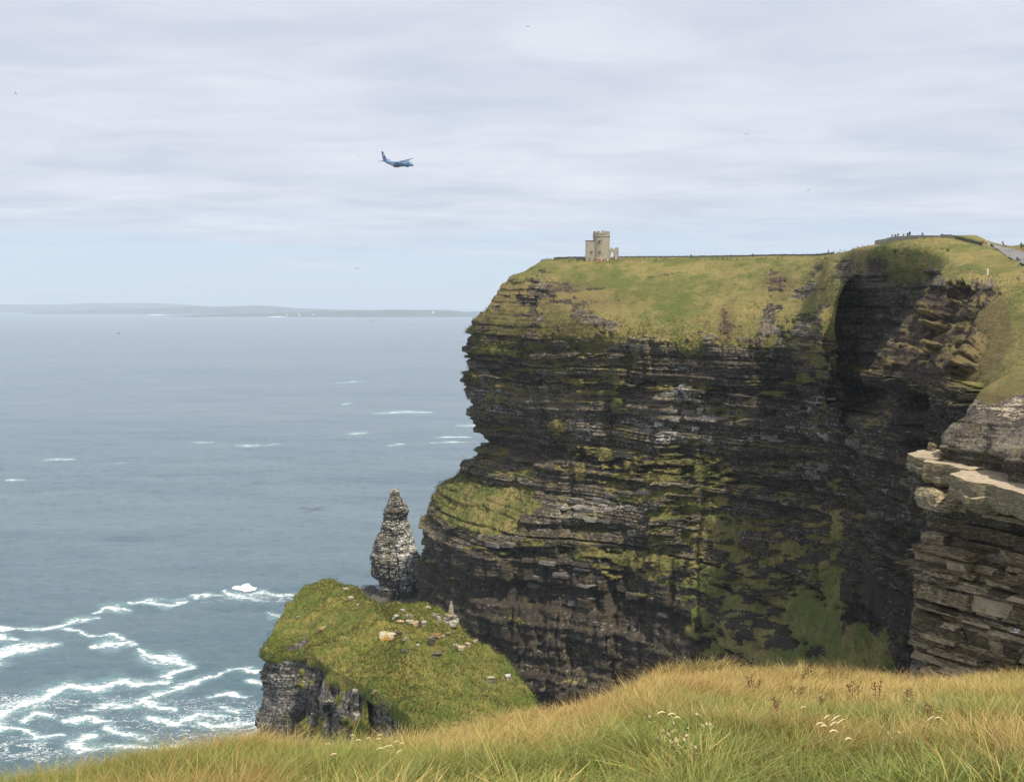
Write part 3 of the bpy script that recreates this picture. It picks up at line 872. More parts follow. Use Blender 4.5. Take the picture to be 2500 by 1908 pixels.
lh = empty('lighthouse', tuple(PD(731, 4, 14900)))
tag(lh, 'tiny white lighthouse standing on the low island', 'lighthouse')
bm_obj('tower', lathe([(10, -6), (9, 30), (8, 34)]), M_WHITE, lh, True)
bm_obj('gallery', lathe([(10.5, 34.2), (10.5, 36)]), M_WHITE, lh)
bm_obj('lantern_room', lathe([(5.5, 36.2), (5.5, 41), (2, 45)]), M_WHITE, lh)
for i, (x, z, w, lab) in enumerate([(1058, 62, 34, 'white house high on the right of the low island'), (700, 26, 22, 'small white house just left of the lighthouse'), (765, 30, 20, 'small white house right of the lighthouse')]):
    h = empty('house', tuple(PD(x, z, 15200)))
    tag(h, lab, 'house', 'white houses on the low island')
    bm = bmesh.new()
    bm_box(bm, -w / 2, w / 2, -6, 6, -14, 8)
    bm_obj('wall', bm, M_WHITE, h)
    bm = bmesh.new()
    vs = [bm.verts.new(v) for v in [(-w / 2 - 1, -7, 8.1), (w / 2 + 1, -7, 8.1), (w / 2 + 1, 7, 8.1), (-w / 2 - 1, 7, 8.1), (-w / 2, 0, 14), (w / 2, 0, 14)]]
    for f in [(0, 1, 5, 4), (2, 3, 4, 5), (1, 2, 5), (3, 0, 4), (3, 2, 1, 0)]:
        bm.faces.new([vs[k] for k in f])
    bm_obj('roof', bm, M_DARKROOF, h)
M_SURF = plain('surf', (0.85, 0.86, 0.86), 0.9, 0, 0.05, 0.02)
for x0, x1, y, w in [(364, 404, 768.6, 1.2), (468, 498, 770.0, 0.8), (528, 572, 771.6, 1.1), (655, 700, 773.2, 0.7)]:
    xs = np.linspace(x0, x1, 40)
    D = H * F / (y - HOR)
    t = np.sin(np.linspace(0, np.pi, 40))
    X = (xs - CX) / F * D
    hh = (2 + 9 * w * t * (0.7 + 0.5 * fbm(np.stack([xs / 3, 0 * xs, 0 * xs], -1), 3, 4)))
    V = np.stack([np.stack([X, 0 * X + D - 30, 0 * X - 1], -1), np.stack([X, 0 * X + D + 10, hh], -1), np.stack([X, 0 * X + D + 60, 0 * X - 1], -1)], 1)
    o = new_obj('surf', np_mesh('surf', V, grid_faces(40, 3)), M_SURF)
    tag(o, 'thin white surf along the shore of the low island', None, None, 'stuff')

M_BOAT = plain('boat_hull', (0.16, 0.17, 0.19), 0.6)


def boat(px, py, L, label):
    c = PZ(px, py, 0)
    e = empty('boat', tuple(c))
    tag(e, label, 'boat', 'small boats out at sea')
    bm = bmesh.new()
    sec = []
    for t in np.linspace(-1, 1, 9):
        w = 0.17 * L * (1 - max(0, t) ** 2.2) * (0.85 + 0.15 * (t < 0.9))
        z = 0.10 * L + 0.05 * L * max(0, t) ** 2
        sec.append([bm.verts.new((t * L / 2, yy * w, zz_)) for yy, zz_ in ((-1, z), (-0.75, -0.02 * L), (0.75, -0.02 * L), (1, z))])
    for a, b in zip(sec[:-1], sec[1:]):
        for k in range(3):
            bm.faces.new((a[k], a[k + 1], b[k + 1], b[k]))
        bm.faces.new((a[3], a[0], b[0], b[3]))
    bm.faces.new(sec[0])
    bmesh.ops.remove_doubles(bm, verts=bm.verts, dist=1e-4)
    bm_obj('hull', bm, M_BOAT, e)
    bm = bmesh.new()
    bm_box(bm, -0.1 * L, 0.16 * L, -0.09 * L, 0.09 * L, 0.1 * L, 0.25 * L)
    bm_obj('wheelhouse', bm, M_BOAT, e)
    return e


boat(290, 814, 24, 'small dark boat far out at sea on the left')
boat(910, 783, 42, 'small dark boat off the low island nearest the cliff')


# ------------------------------------------------------------------ the sea stack and its shelf
def sea_stack():
    D0 = 520.0
    prof = [(1194, 956, 968), (1199, 952, 970), (1208, 948.6, 973), (1214, 948, 974), (1226, 943, 981), (1237, 940, 991), (1254, 929, 994), (1271, 930, 992), (1292, 925, 999), (1304, 923, 1002), (1317, 913, 1006), (1325, 910, 1008),
            (1342, 904, 1012), (1347, 902, 1016), (1363, 898, 1022), (1385, 900, 1025), (1401, 903, 1026), (1410, 906, 1025), (1421, 922, 1024), (1446, 925, 1022), (1470, 920, 1020), (1500, 915, 1020)]
    pr = np.array(prof, float)
    ys = np.linspace(1194, 1500, 190)
    xl, xr = np.interp(ys, pr[:, 0], pr[:, 1]), np.interp(ys, pr[:, 0], pr[:, 2])
    m = F / D0
    z = H - (ys - HOR) / m
    cx = ((xl + xr) / 2 - CX) / m
    rx = (xr - xl) / 2 / m
    nt_ = 200
    th = np.linspace(0, 2 * np.pi, nt_, endpoint=False)
    T, Z = np.meshgrid(th, z, indexing='ij')
    RX = np.repeat(rx[None], nt_, 0)
    ct, st_ = np.cos(T), np.sin(T)
    fac = np.abs(((T + 0.55) / (2 * np.pi) * 5 + 0.5) % 1.0 - 0.5)          # five rough facets
    pw = (np.abs(ct) ** 2.8 + np.abs(st_) ** 2.8) ** (-1 / 2.8) * (0.86 + 0.34 * fac) 
    S = T * 9.0
    tilt = -0.42 * (ct * RX) * sstep(ct, -0.5, 0.3) + 0.12 * RX * ct
    Sx, bed = Strata(31, -10, 80, 0.5, 2.8, 0.6, (6, 22))(S, Z + tilt + 0.6 * fbm(np.stack([ct * 2, st_ * 2, Z / 9], -1), 3, 4))
    S2, b2 = Strata(33, -10, 80, 0.3, 0.8, 0.25, (5.0, 18))(S, Z + tilt)
    crack = -1.3 * np.exp(-(fbm(np.stack([ct * 2.2, st_ * 2.2, Z / 30], -1), 3, 41) / 0.06) ** 2)
    rgh = 1.9 * fbm(np.stack([ct * RX / 4.5, st_ * RX / 4.5, Z / 6.5], -1), 5, 8, 0.62)
    k = np.clip(RX / 6, 0.25, 1)
    R = RX * pw * 1.0 + k * (1.25 * Sx + S2 + 1.6 * crack + 1.5 * rgh)
    R = np.maximum(R, 0.3)
    xx = R * ct
    lo, hi = xx.min(0), xx.max(0)
    # every course keeps the reach the stack shows at that height
    jz = np.stack([z / 1.1, 0 * z, 0 * z], -1)
    tl, tr_ = -rx + 0.55 * fbm(jz, 4, 91, 0.6) * np.clip(rx / 5, 0.3, 1), rx + 0.55 * fbm(jz + 50, 4, 93, 0.6) * np.clip(rx / 5, 0.3, 1)
    xx = tl + (xx - lo) / (hi - lo) * (tr_ - tl)
    V = np.stack([cx[None] + xx, D0 + R * st_ * 0.9, Z], -1)
    V[:, 0, 0] = cx[0] + 0.02 * xx[:, 0]
    V[:, 0, 1] = D0 + 0.02 * R[:, 0]
    px, py, _ = project(V)
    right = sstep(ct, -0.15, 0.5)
    pale = 0.26 + 0.34 * right * sstep(Z, 2, 12) * (1 - sstep(Z, 32, 44)) + 0.25 * (Z > 52) - 0.35 * (1 - sstep(Z, 3, 9))  # right facet paler: guano bands, and its sunlit side put into the colour
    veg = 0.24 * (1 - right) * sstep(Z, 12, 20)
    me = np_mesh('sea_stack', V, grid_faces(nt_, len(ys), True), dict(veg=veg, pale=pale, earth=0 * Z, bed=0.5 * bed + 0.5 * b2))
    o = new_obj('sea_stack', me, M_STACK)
    tag(o, 'slender pointed sea stack of pale banded rock standing off the headland', 'sea stack')
    rocks = [(868, 1447, 24, 7, 5), (905, 1452, 24, 8, 6), (880, 1462, 40, 10, 5), (930, 1470, 40, 12, 6), (1000, 1480, 44, 16, 6), (845, 1440, 14, 5, 3), (960, 1486, 60, 14, 5)]
    labs = ['dark wave-washed shelf rock left of the sea stack', 'dark shelf rock touching the left foot of the sea stack', 'broad dark shelf rock behind the grassy outcrop', 'dark shelf rock in front of the sea stack',
            'brown shelf rock between the sea stack and the headland', 'small dark rock awash furthest left of the sea stack', 'low dark rock apron under the sea stack']
    for i, ((x, y, w, d, h), lab) in enumerate(zip(rocks, labs)):
        c = PZ(x, y, 0)
        n1_, n2_ = 40, 14
        t1 = np.linspace(0, 2 * np.pi, n1_, endpoint=False)
        t2 = np.linspace(0.02, np.pi / 2 + 0.25, n2_)
        A, Bq = np.meshgrid(t1, t2, indexing='ij')
        nx, ny, nz = np.sin(Bq) * np.cos(A), np.sin(Bq) * np.sin(A), np.cos(Bq)
        dd = 1 + 0.30 * fbm(np.stack([nx * 2, ny * 2, nz * 2 + i * 9], -1), 4, 60 + i)
        zz_ = nz * h * 0.55 * dd
        zz_ = np.round(zz_ / 0.7) * 0.45 + zz_ * 0.55
        Vr = np.stack([c[0] + nx * w * 0.19 * 0.5 * dd * 1.9, c[1] + ny * d * 1.3 * dd, zz_ - 0.4], -1)
        ro = new_obj('shelf_rock', np_mesh('shelf_rock', Vr, grid_faces(n1_, n2_, True)), M_STONE_D)
        tag(ro, lab, 'rock', 'rocks round the foot of the sea stack')


sea_stack()


# ------------------------------------------------------------------ the grassy outcrop in front
def outcrop():
    rim = [(640, 1592, 150), (652, 1566, 156), (700, 1484, 169), (745, 1436, 179), (800, 1419, 184), (850, 1436, 181), (885, 1463, 177), (925, 1481, 175), (975, 1475, 176), (1040, 1478, 175),
           (1095, 1500, 171), (1130, 1532, 166), (1170, 1566, 160), (1230, 1597, 154), (1272, 1652, 145), (1310, 1715, 135), (1300, 1780, 126), (1200, 1800, 121), (1080, 1795, 120), (1005, 1757, 123),
           (950, 1714, 128.5), (900, 1688, 132), (850, 1657, 136.5), (800, 1627, 141), (757, 1599, 146), (715, 1604, 147.5), (670, 1604, 148)]
    R0 = np.array([P(*r) for r in rim])
    Rc, _ = crom(np.concatenate([R0, R0[:1]]), [22] * len(rim))
    Rc = Rc[:-1]
    n = len(Rc)
    c = np.array([R0[:, 0].mean() + 1.0, R0[:, 1].mean() + 2.0])
    topn, sidn = 104, 120
    tt = np.linspace(0.02, 1, topn)
    X = c[0] + (Rc[:, None, 0] - c[0]) * tt
    Y = c[1] + (Rc[:, None, 1] - c[1]) * tt
    # crown: gently domed between the rim heights
    zc = 95.2
    Zt = zc + (Rc[:, None, 2] - zc) * tt ** 1.15
    top = np.stack([X, Y, Zt], -1)
    # sides: from rim to the sea with a little batter
    k = np.linspace(0, 1, sidn + 1)[1:] ** 1.35
    outd = Rc[:, :2] - c
    outd /= np.linalg.norm(outd, axis=1, keepdims=True)
    Zs = Rc[:, None, 2] * (1 - k) + (-4) * k
    bat = 0.12 * (Rc[:, None, 2] - Zs)
    Xs = Rc[:, None, 0] + outd[:, None, 0] * bat
    Ys = Rc[:, None, 1] + outd[:, None, 1] * bat
    side = np.stack([Xs, Ys, Zs], -1)
    B = np.concatenate([top, side], 1)
    nv = topn + sidn
    vp = np.concatenate([tt, 1 + np.linspace(0, 1, sidn + 1)[1:]])
    Vp = np.repeat(vp[None], n, 0)
    dropz = np.concatenate([0 * Zt, Rc[:, None, 2] - Zs], 1)
    px, py, _ = project(B)
    s = np.concatenate([[0], np.cumsum(np.linalg.norm(np.diff(Rc[:, :2], axis=0), axis=1))])
    S = np.repeat(s[:, None], nv, 1)
    jag = fbm(B / 3.0, 4, 3)
    # turf over the crown, hanging over the rim and down the landward flank
    hangd = np.interp(np.arange(n) / 22.0, [0, 2, 4, 14, 17, 18.3, 19.2, 22, 23, 24, 25, 26, 27], [0.6, 1.5, 2, 5, 14, 8, 2.0, 1.6, 2.2, 1.2, 0.6, 0.6, 0.6])[:, None]
    veg = 1 - sstep(dropz + 1.6 * jag, hangd * 0.7, hangd * 1.25 + 0.6)
    rocky = 1 - veg
    for x, y, rx, ry, a in [(700, 1590, 60, 12, .5), (745, 1560, 12, 20, .9), (830, 1640, 60, 18, .5), (870, 1700, 50, 16, .7), (920, 1720, 40, 18, .6), (980, 1740, 30, 20, .7), (985, 1600, 14, 8, .7), (1000, 1650, 12, 8, .6), (935, 1680, 14, 10, .6), (1060, 1600, 10, 8, .7), (1200, 1660, 14, 8, .8)]:
        veg = np.maximum(0, veg - a * np.exp(-((px - x) / rx) ** 2 - ((py - y) / ry) ** 2) * (0.7 + 1.1 * jag))
    q = fbm(np.stack([S / 2.2, B[..., 2] / 2.2, 0 * S], -1), 4, 19)
    veg = np.maximum(veg, 0.9 * sstep(q, 0.10, 0.3) * sstep(dropz, 0.5, 2) * (1 - sstep(dropz, 9, 17)) * (px > 740))
    sx, bed = Strata(51, 40, 120, 0.6, 4.5, 0.75, (1.4, 4.5))(S, B[..., 2] + 0.4 * jag)
    s2, b2 = Strata(53, -10, 120, 0.25, 0.9, 0.20, (0.6, 2.5))(S, B[..., 2])
    # upright joints: the rock stands in columns
    ci = np.floor(S / 2.6 + 0.35 * fbm(np.stack([S / 6, B[..., 2] / 12, 0 * S], -1), 2, 5))
    colm = (_h(ci, 0 * ci, 0 * ci, 9) - 0.5) * 3.8
    fr = S / 2.6 - np.floor(S / 2.6)
    colm = colm - 0.5 * np.exp(-(np.minimum(fr, 1 - fr) * 2.6 / 0.18) ** 2)
    big = 2.2 * fbm(np.stack([S / 11, B[..., 2] / 30, 0 * S], -1), 3, 8)
    sidew = sstep(dropz, 0.0, 2.0)
    disp = sidew * (rocky * (0.7 * sx + 0.6 * s2 + 0.9 * colm + 0.5 * jag) + big)
    tuft = 1.15 * fbm(B / 3.4, 3, 71) + 0.85 * np.abs(fbm(B / 1.1, 3, 74)) + 0.16 * fbm(B / 0.45, 2, 77)
    V = B.copy()
    V[..., 0] += outd[:, None, 0] * disp
    V[..., 1] += outd[:, None, 1] * disp
    tw = (1 - sstep(dropz, 0, 3)) * sstep(1.02 - np.minimum(Vp, 1), 0.0, 0.06) 
    V[..., 2] += tuft * veg * np.clip(0.45 + 0.55 * tw, 0, 1) + (1 - sidew) * (0.9 * fbm(B / 9.0, 3, 80))
    V[..., 0] += outd[:, None, 0] * veg * sidew * (0.4 + 0.7 * tuft)
    V[..., 1] += outd[:, None, 1] * veg * sidew * (0.4 + 0.7 * tuft)
    px, py, _ = project(V)
    pale = 0.10 + 0.55 * np.exp(-((px - 690) / 40) ** 2 - ((py - 1606) / 22) ** 2) + 0.35 * np.exp(-((px - 710) / 40) ** 2 - ((py - 1665) / 16) ** 2) + 0.2 * q
    me = np_mesh('outcrop', V, grid_faces(n, nv, True), dict(veg=veg, pale=pale, earth=0.25 + 0 * veg, bed=0.6 * bed + 0.4 * b2))
    o = new_obj('outcrop', me, M_OUTCROP)
    tag(o, 'grass-topped rocky outcrop below the viewpoint, between sea and headland', None, None, 'structure')
    return V, grid_faces(n, nv, True), veg


OV, OF, OVEG = outcrop()
OBVH = bvh_of(OV, OF)


# ------------------------------------------------------------------ loose rock shapes
def rock_mesh(name, seed, sub=2, blocky=0.75, amp=0.16, bevel=True):
    bm = bmesh.new()
    bmesh.ops.create_cube(bm, size=1.0)
    bmesh.ops.subdivide_edges(bm, edges=bm.edges, cuts=sub, use_grid_fill=True)
    co = np.array([v.co for v in bm.verts])
    sph = co / np.linalg.norm(co, axis=1, keepdims=True) * 0.56
    q = co * blocky + sph * (1 - blocky)
    n = np.stack([fbm(co * 2.3 + seed * 7.7, 3, seed), fbm(co * 2.3 + seed * 3.1 + 40, 3, seed + 1), fbm(co * 2.3 + seed * 5.3 + 80, 3, seed + 2)], -1)
    q = q + n * amp
    r_ = np.random.default_rng(seed)
    sh = r_.normal(0, 0.10, (2,))
    q[:, 0] += q[:, 2] * sh[0]
    q[:, 1] += q[:, 2] * sh[1]
    for v, c in zip(bm.verts, q):
        v.co = c
    bmesh.ops.recalc_face_normals(bm, faces=bm.faces)
    me = bpy.data.meshes.new(name)
    bm.to_mesh(me)
    bm.free()
    return me


ROCKS = [rock_mesh('stone', k + 1, 3, 0.72, 0.26) for k in range(7)]
BLOCKS = [rock_mesh('block', k + 50, 4, 0.985, 0.06) for k in range(8)]


def rock(name, me, m, loc, dims, rot, parent=None):
    o = bpy.data.objects.new(name, me)
    COL.objects.link(o)
    if len(me.materials) == 0:
        me.materials.append(m)
    o.material_slots[0].link = 'OBJECT'
    o.material_slots[0].material = m
    o.location = loc
    o.rotation_euler = rot
    o.scale = dims
    if parent is not None:
        o.parent = parent
    return o


# stones lying on the outcrop: pixel, length, width, thickness, material, spin, tilt, words
G_ST = 'stones lying on the grassy outcrop'
STN = [
    (785, 1540, 1.9, 0.8, 0.9, 'O', 0.9, 0.4, 'orange lichened stone leaning out of the turf on the left'),
    (728, 1508, 0.7, 0.5, 0.4, 'G', 0.2, 0.1, 'small grey stone in the turf near the left edge'),
    (855, 1468, 1.0, 0.7, 1.3, 'O', 0.3, 0.2, 'orange and white stone on the far left shoulder'),
    (873, 1478, 0.6, 0.5, 0.4, 'G', 0.6, 0.1, 'little pale stone beside the stone on the far left shoulder'),
    (843, 1439, 1.2, 0.8, 0.5, 'G', 0.2, 0.1, 'flat pale stone on the skyline near the summit'),
    (945, 1555, 2.9, 1.5, 0.9, 'O', 0.1, 0.1, 'largest yellow lichened boulder in the middle of the turf'),
    (972, 1549, 1.1, 0.9, 0.7, 'D', 0.7, 0.2, 'dark stone against the large yellow boulder'),
    (989, 1561, 0.7, 0.6, 0.5, 'G', 1.1, 0.2, 'small pale stone right of the large yellow boulder'),
    (966, 1511, 1.2, 0.6, 1.0, 'G', 0.9, 0.5, 'white leaning stone at the left end of the stone ring'),
    (976, 1519, 1.3, 0.6, 0.5, 'O', 0.2, 0.3, 'cream slab low in the left of the stone ring'),
    (984, 1493, 0.8, 0.6, 0.7, 'G', 0.2, 0.1, 'pale block at the back of the stone ring'),
    (993, 1505, 0.7, 0.5, 0.5, 'G', 0.9, 0.1, 'white stone inside the stone ring'),
    (1003, 1508, 0.8, 0.5, 0.7, 'G', 0.4, 0.3, 'white upright stone right of centre in the stone ring'),
    (1000, 1519, 1.3, 0.7, 0.5, 'O', 0.1, 0.1, 'orange flat stone at the front of the stone ring'),
    (1012, 1527, 1.3, 1.0, 0.9, 'O', 0.5, 0.2, 'round ochre boulder at the right of the stone ring'),
    (1024, 1528, 0.5, 0.5, 1.3, 'D', 0.3, 0.2, 'dark upright stone between ochre boulder and white block'),
    (1035, 1527, 0.9, 0.5, 1.1, 'G', 0.2, 0.1, 'square white block standing right of the stone ring'),
    (986, 1528, 0.5, 0.4, 0.4, 'G', 0.2, 0.1, 'tiny white stone below the stone ring'),
    (1043, 1484, 1.3, 0.7, 0.5, 'O', 0.1, 0.2, 'long orange-ended stone on the far rim'),
    (1062, 1508, 1.7, 0.6, 1.0, 'G', 0.8, 0.3, 'long grey slab left of the pointed stone'),
    (1070, 1517, 0.7, 0.5, 1.2, 'G', 0.5, 0.2, 'white slab end leaning beside the long grey slab'),
    (1052, 1577, 1.2, 0.35, 2.3, 'G', 0.25, 0.45, 'tall white slab tipped over in the turf'),
    (1065, 1555, 1.5, 0.7, 0.8, 'O', 2.5, 0.5, 'dark and orange banded block above the tall white slab'),
    (1091, 1548, 1.5, 0.5, 0.5, 'O', 0.9, 0.4, 'narrow cream stone pointing up to the right'),
    (1080, 1556, 0.8, 0.5, 0.5, 'G', 0.3, 0.2, 'pale grey stone under the narrow cream stone'),
    (1111, 1577, 0.8, 0.6, 0.5, 'G', 0.2, 0.2, 'white stone at the left of the right-hand trio'),
    (1125, 1583, 1.6, 0.6, 0.6, 'O', 0.6, 0.3, 'long orange stone in the middle of the right-hand trio'),
    (1141, 1578, 0.9, 0.8, 0.8, 'O', 0.9, 0.2, 'tan block at the right of the right-hand trio'),
    (1160, 1570, 1.0, 0.9, 0.8, 'O', 0.2, 0.1, 'round orange stone on the right rim'),
    (1068, 1598, 1.5, 1.0, 0.5, 'D', 0.2, 0.1, 'brown half-buried stone below the tall white slab'),
    (1197, 1657, 1.3, 0.6, 0.5, 'G', 0.3, 0.1, 'grey half-buried stone on the lower right slope'),
    (1240, 1655, 1.0, 0.9, 0.8, 'G', 0.3, 0.1, 'grey rounded stone near the lower right rim'),
    (985, 1590, 1.0, 0.7, 0.5, 'D', 0.3, 0.1, 'dark stone sunk in the middle of the turf'),
    (1139, 1526, 1.3, 0.8, 0.6, 'G', 0.4, 0.2, 'white stone hanging at the right rim below the pointed stone'),
    (1020, 1577, 0.6, 0.5, 0.4, 'G', 0.4, 0.2, 'little white stone left of the tall white slab'),
    (870, 1689, 1.2, 0.8, 0.7, 'G', 0.4, 0.2, 'pale stone caught on the steep left flank'),
    (915, 1691, 0.7, 0.6, 0.5, 'G', 0.9, 0.2, 'small pale stone on the steep left flank'),
]
MS = dict(O=M_STONE_O, G=M_STONE_G, D=M_STONE_D)
for i, (x, y, l, w, h, mk, spin, tilt, words) in enumerate(STN):
    p, nrm = on(OBVH, x, y)
    if p is None:
        continue
    o = rock('stone', ROCKS[i % 7], MS[mk], (p.x, p.y, p.z + h * 0.26), (l * 0.78, w * 0.78, h * 0.8), (tilt, 0.3 * tilt, spin))
    tag(o, words, 'stone', G_ST)


def pinnacle():
    p, _ = on(OBVH, 1101, 1525)
    e = empty('pointed_stone', tuple(p + Vector((0, 0, -0.2))))
    tag(e, 'thin pointed standing stone on a stepped rock base at the outcrop rim', 'standing stone')
    for i, (dx, dz, a, b_, h) in enumerate([(0.0, 0.55, 1.9, 1.7, 1.2), (-0.1, 1.5, 1.6, 1.3, 0.7), (-0.9, 0.5, 1.0, 0.9, 1.4), (0.4, 1.3, 0.9, 0.9, 0.8)]):
        rock('base_stone', ROCKS[i], M_STONE_G, (dx, 0, dz), (a, b_, h), (0.05 * i, 0.1, 0.7 * i), e)
    n1_, n2_ = 14, 14
    t = np.linspace(0, 2 * np.pi, n1_, endpoint=False)
    z = np.linspace(1.5, 4.0, n2_)
    T, Z = np.meshgrid(t, z, indexing='ij')
    k = (Z - 1.5) / 2.5
    R = 0.50 * (1 - k) ** 0.75 + 0.05 + 0.09 * fbm(np.stack([np.cos(T) * 2, np.sin(T) * 2, Z * 2], -1), 3, 4)
    R[:, -1] = 0.03
    V = np.stack([R * np.cos(T) - 0.05 + 0.12 * k, R * np.sin(T) * 0.8, Z], -1)
    new_obj('spire', np_mesh('spire', V, grid_faces(n1_, n2_, True)), M_STONE_G, e)


pinnacle()


# ------------------------------------------------------------------ the near cliff with slabs on the right
def near_cliff():
    # below the slabs the face swings round towards the viewpoint: origin at the far corner, t runs along it, d into it
    A0 = np.array([43.4, 123.5])
    along, inw = np.array([0.50, -0.866]), np.array([0.866, 0.50])
    ts = np.linspace(-7, 44, 150)
    zs = np.concatenate([np.linspace(122.4, 92, 150), np.linspace(91, -4, 30)])
    Tg, Zg = np.meshgrid(ts, zs, indexing='ij')
    jag = fbm(np.stack([Tg / 3, Zg / 3, 0 * Tg], -1), 4, 5)
    big = fbm(np.stack([Tg / 12, Zg / 18, 0 * Tg], -1), 3, 7)
    inset = np.interp(Zg, [-4, 60, 95, 104, 108, 111.5, 113, 115, 118, 118.6, 119.8, 120.1, 121.8, 122.4], [4, 4, 3.4, 3.0, 3.0, 3.2, 4.2, 5.4, 5.2, 3.4, 3.2, 4.2, 4.4, 4.2])
    sx, bed = Strata(71, -10, 140, 0.3, 1.5, 0.5, (1, 4))(Tg, Zg)
    dd = inset - 0.6 * sx + 0.5 * jag + 1.2 * big
    endw = 1 - sstep(Tg, -7, 0.5)
    dd = dd + endw ** 1.5 * 26
    V = np.stack([A0[0] + along[0] * Tg + inw[0] * dd, A0[1] + along[1] * Tg + inw[1] * dd, Zg], -1)
    veg = 0.22 + 0.25 * sstep(big, 0.1, 0.5) * (Zg < 116)
    me = np_mesh('cliff_near', V, grid_faces(len(ts), len(zs)), dict(veg=veg * 0.9, pale=0 * dd - 0.1, earth=0.2 + 0 * dd, bed=bed))
    o = new_obj('cliff_near', me, M_NEAR)
    tag(o, 'near layered rock cliff at the right edge with jutting slabs', None, None, 'structure')
    # its beds, block by block
    r = random.Random(4)
    z = 121.2
    nb = nl = 0
    ang = math.atan2(inw[1], inw[0])
    while z > 94:
        th = r.choice([0.35, 0.5, 0.5, 0.75, 1.0, 1.4]) * (0.9 + 0.3 * r.random())
        ins = np.interp(z, [93, 100, 103, 104, 106, 110, 111.8, 113, 114.5, 117.4, 118.2, 119.6, 119.9, 121.3], [0.6, 0.4, 0.4, 1.4, 1.1, 0.3, 0.5, 1.8, 3.4, 3.2, 1.2, 1.0, 2.4, 2.6]) + r.uniform(-0.3, 0.55)
        ins += 0.5 * sstep(112 - z, 0, 4)
        if nl % 3 == 2:                              # soft bed weathered back between the hard ones
            ins, th = ins + 0.85, min(th, 0.45)
        nl += 1
        t = 0.2 + r.uniform(0, 1.2)
        while t < 24:
            L = r.uniform(1.6, 6.5)
            tm = t + L / 2
            if r.random() < 0.86 and ins < 3.35:
                dj = r.uniform(-0.25, 0.3) + (0.8 if r.random() < 0.12 else 0) + 1.3 * float(vnoise(np.array([tm / 5, z / 4, 1.0]), 6))
                c = A0 + along * tm + inw * (ins + dj + 2.0 + 0.45 * max(0.0, 3.0 - t))
                rock('ledge_block', BLOCKS[r.randrange(8)], M_BLOCK, (c[0], c[1], z - th / 2), (4.2, L * 1.02, th * 1.02),
                     (r.uniform(-0.015, 0.015), r.uniform(-0.02, 0.02), ang + r.uniform(-0.06, 0.06)), o)
                nb += 1
            t += L
        z -= th
    # upper mass of rounded rock above the ledge, running back into the grass
    ys = np.linspace(70, 146, 150)
    prof = [(48.4, 122.4), (48.6, 123.8), (48.0, 125.2), (48.9, 126.6), (50.2, 127.7), (52.6, 128.8), (56.0, 130.0), (60.5, 131.4), (66.0, 133.4), (74, 136.0)]
    pr, _ = crom(np.array(prof), [10, 12, 12, 12, 12, 14, 14, 10, 6])
    n = len(pr)
    Yg = np.repeat(ys[:, None], n, 1)
    k = np.repeat(np.linspace(0, 1, n)[None], len(ys), 0)
    X = np.repeat(pr[None, :, 0], len(ys), 0).copy()
    Z = np.repeat(pr[None, :, 1], len(ys), 0).copy()
    far = sstep(Yg, 120, 138)
    Z = 122.4 + (Z - 122.4) * (1 - 0.72 * far * (1 - 0.75 * sstep(k, 0.5, 1)))
    X = X + far * 9.0 * (1 - sstep(k, 0.4, 1)) + 1.4 * fbm(np.stack([Yg / 8, 0 * Yg, 0 * Yg], -1), 3, 3) * (1 - k)
    face = 1 - sstep(k, 0.35, 0.55)
    sx, bed = Strata(81, 100, 140, 0.4, 1.6, 0.5, (1, 4))(Yg, Z + 0.05 * Yg)
    cr = fbm(np.stack([Yg / 2.4, Z / 2.0, 0 * Yg], -1), 4, 9)
    X = X - face * (0.5 * sx + 1.3 * cr)
    Z = Z + (1 - face) * (0.55 * fbm(np.stack([X / 4, Yg / 4, 0 * X], -1), 4, 14) + 0.2 * fbm(np.stack([X / 1.1, Yg / 1.1, 0 * X], -1), 3, 15))
    V = np.stack([X, Yg, Z], -1)
    gn = fbm(np.stack([X / 3, Yg / 3, 0 * X], -1), 3, 22)
    veg = sstep(k + 0.08 * gn, 0.74, 0.82)
    pale = -0.25 + 0.75 * sstep(k, 0.42, 0.62) + 0.2 * gn
    me = np_mesh('rock_shoulder', V, grid_faces(len(ys), n), dict(veg=veg, pale=pale, earth=0.1 + 0.35 * sstep(k, 0.2, 0.5), bed=bed))
    so_ = new_obj('rock_shoulder', me, M_NEAR)
    tag(so_, 'rounded tan rock shoulder above the flat slabs at the right edge', 'rock')


near_cliff()


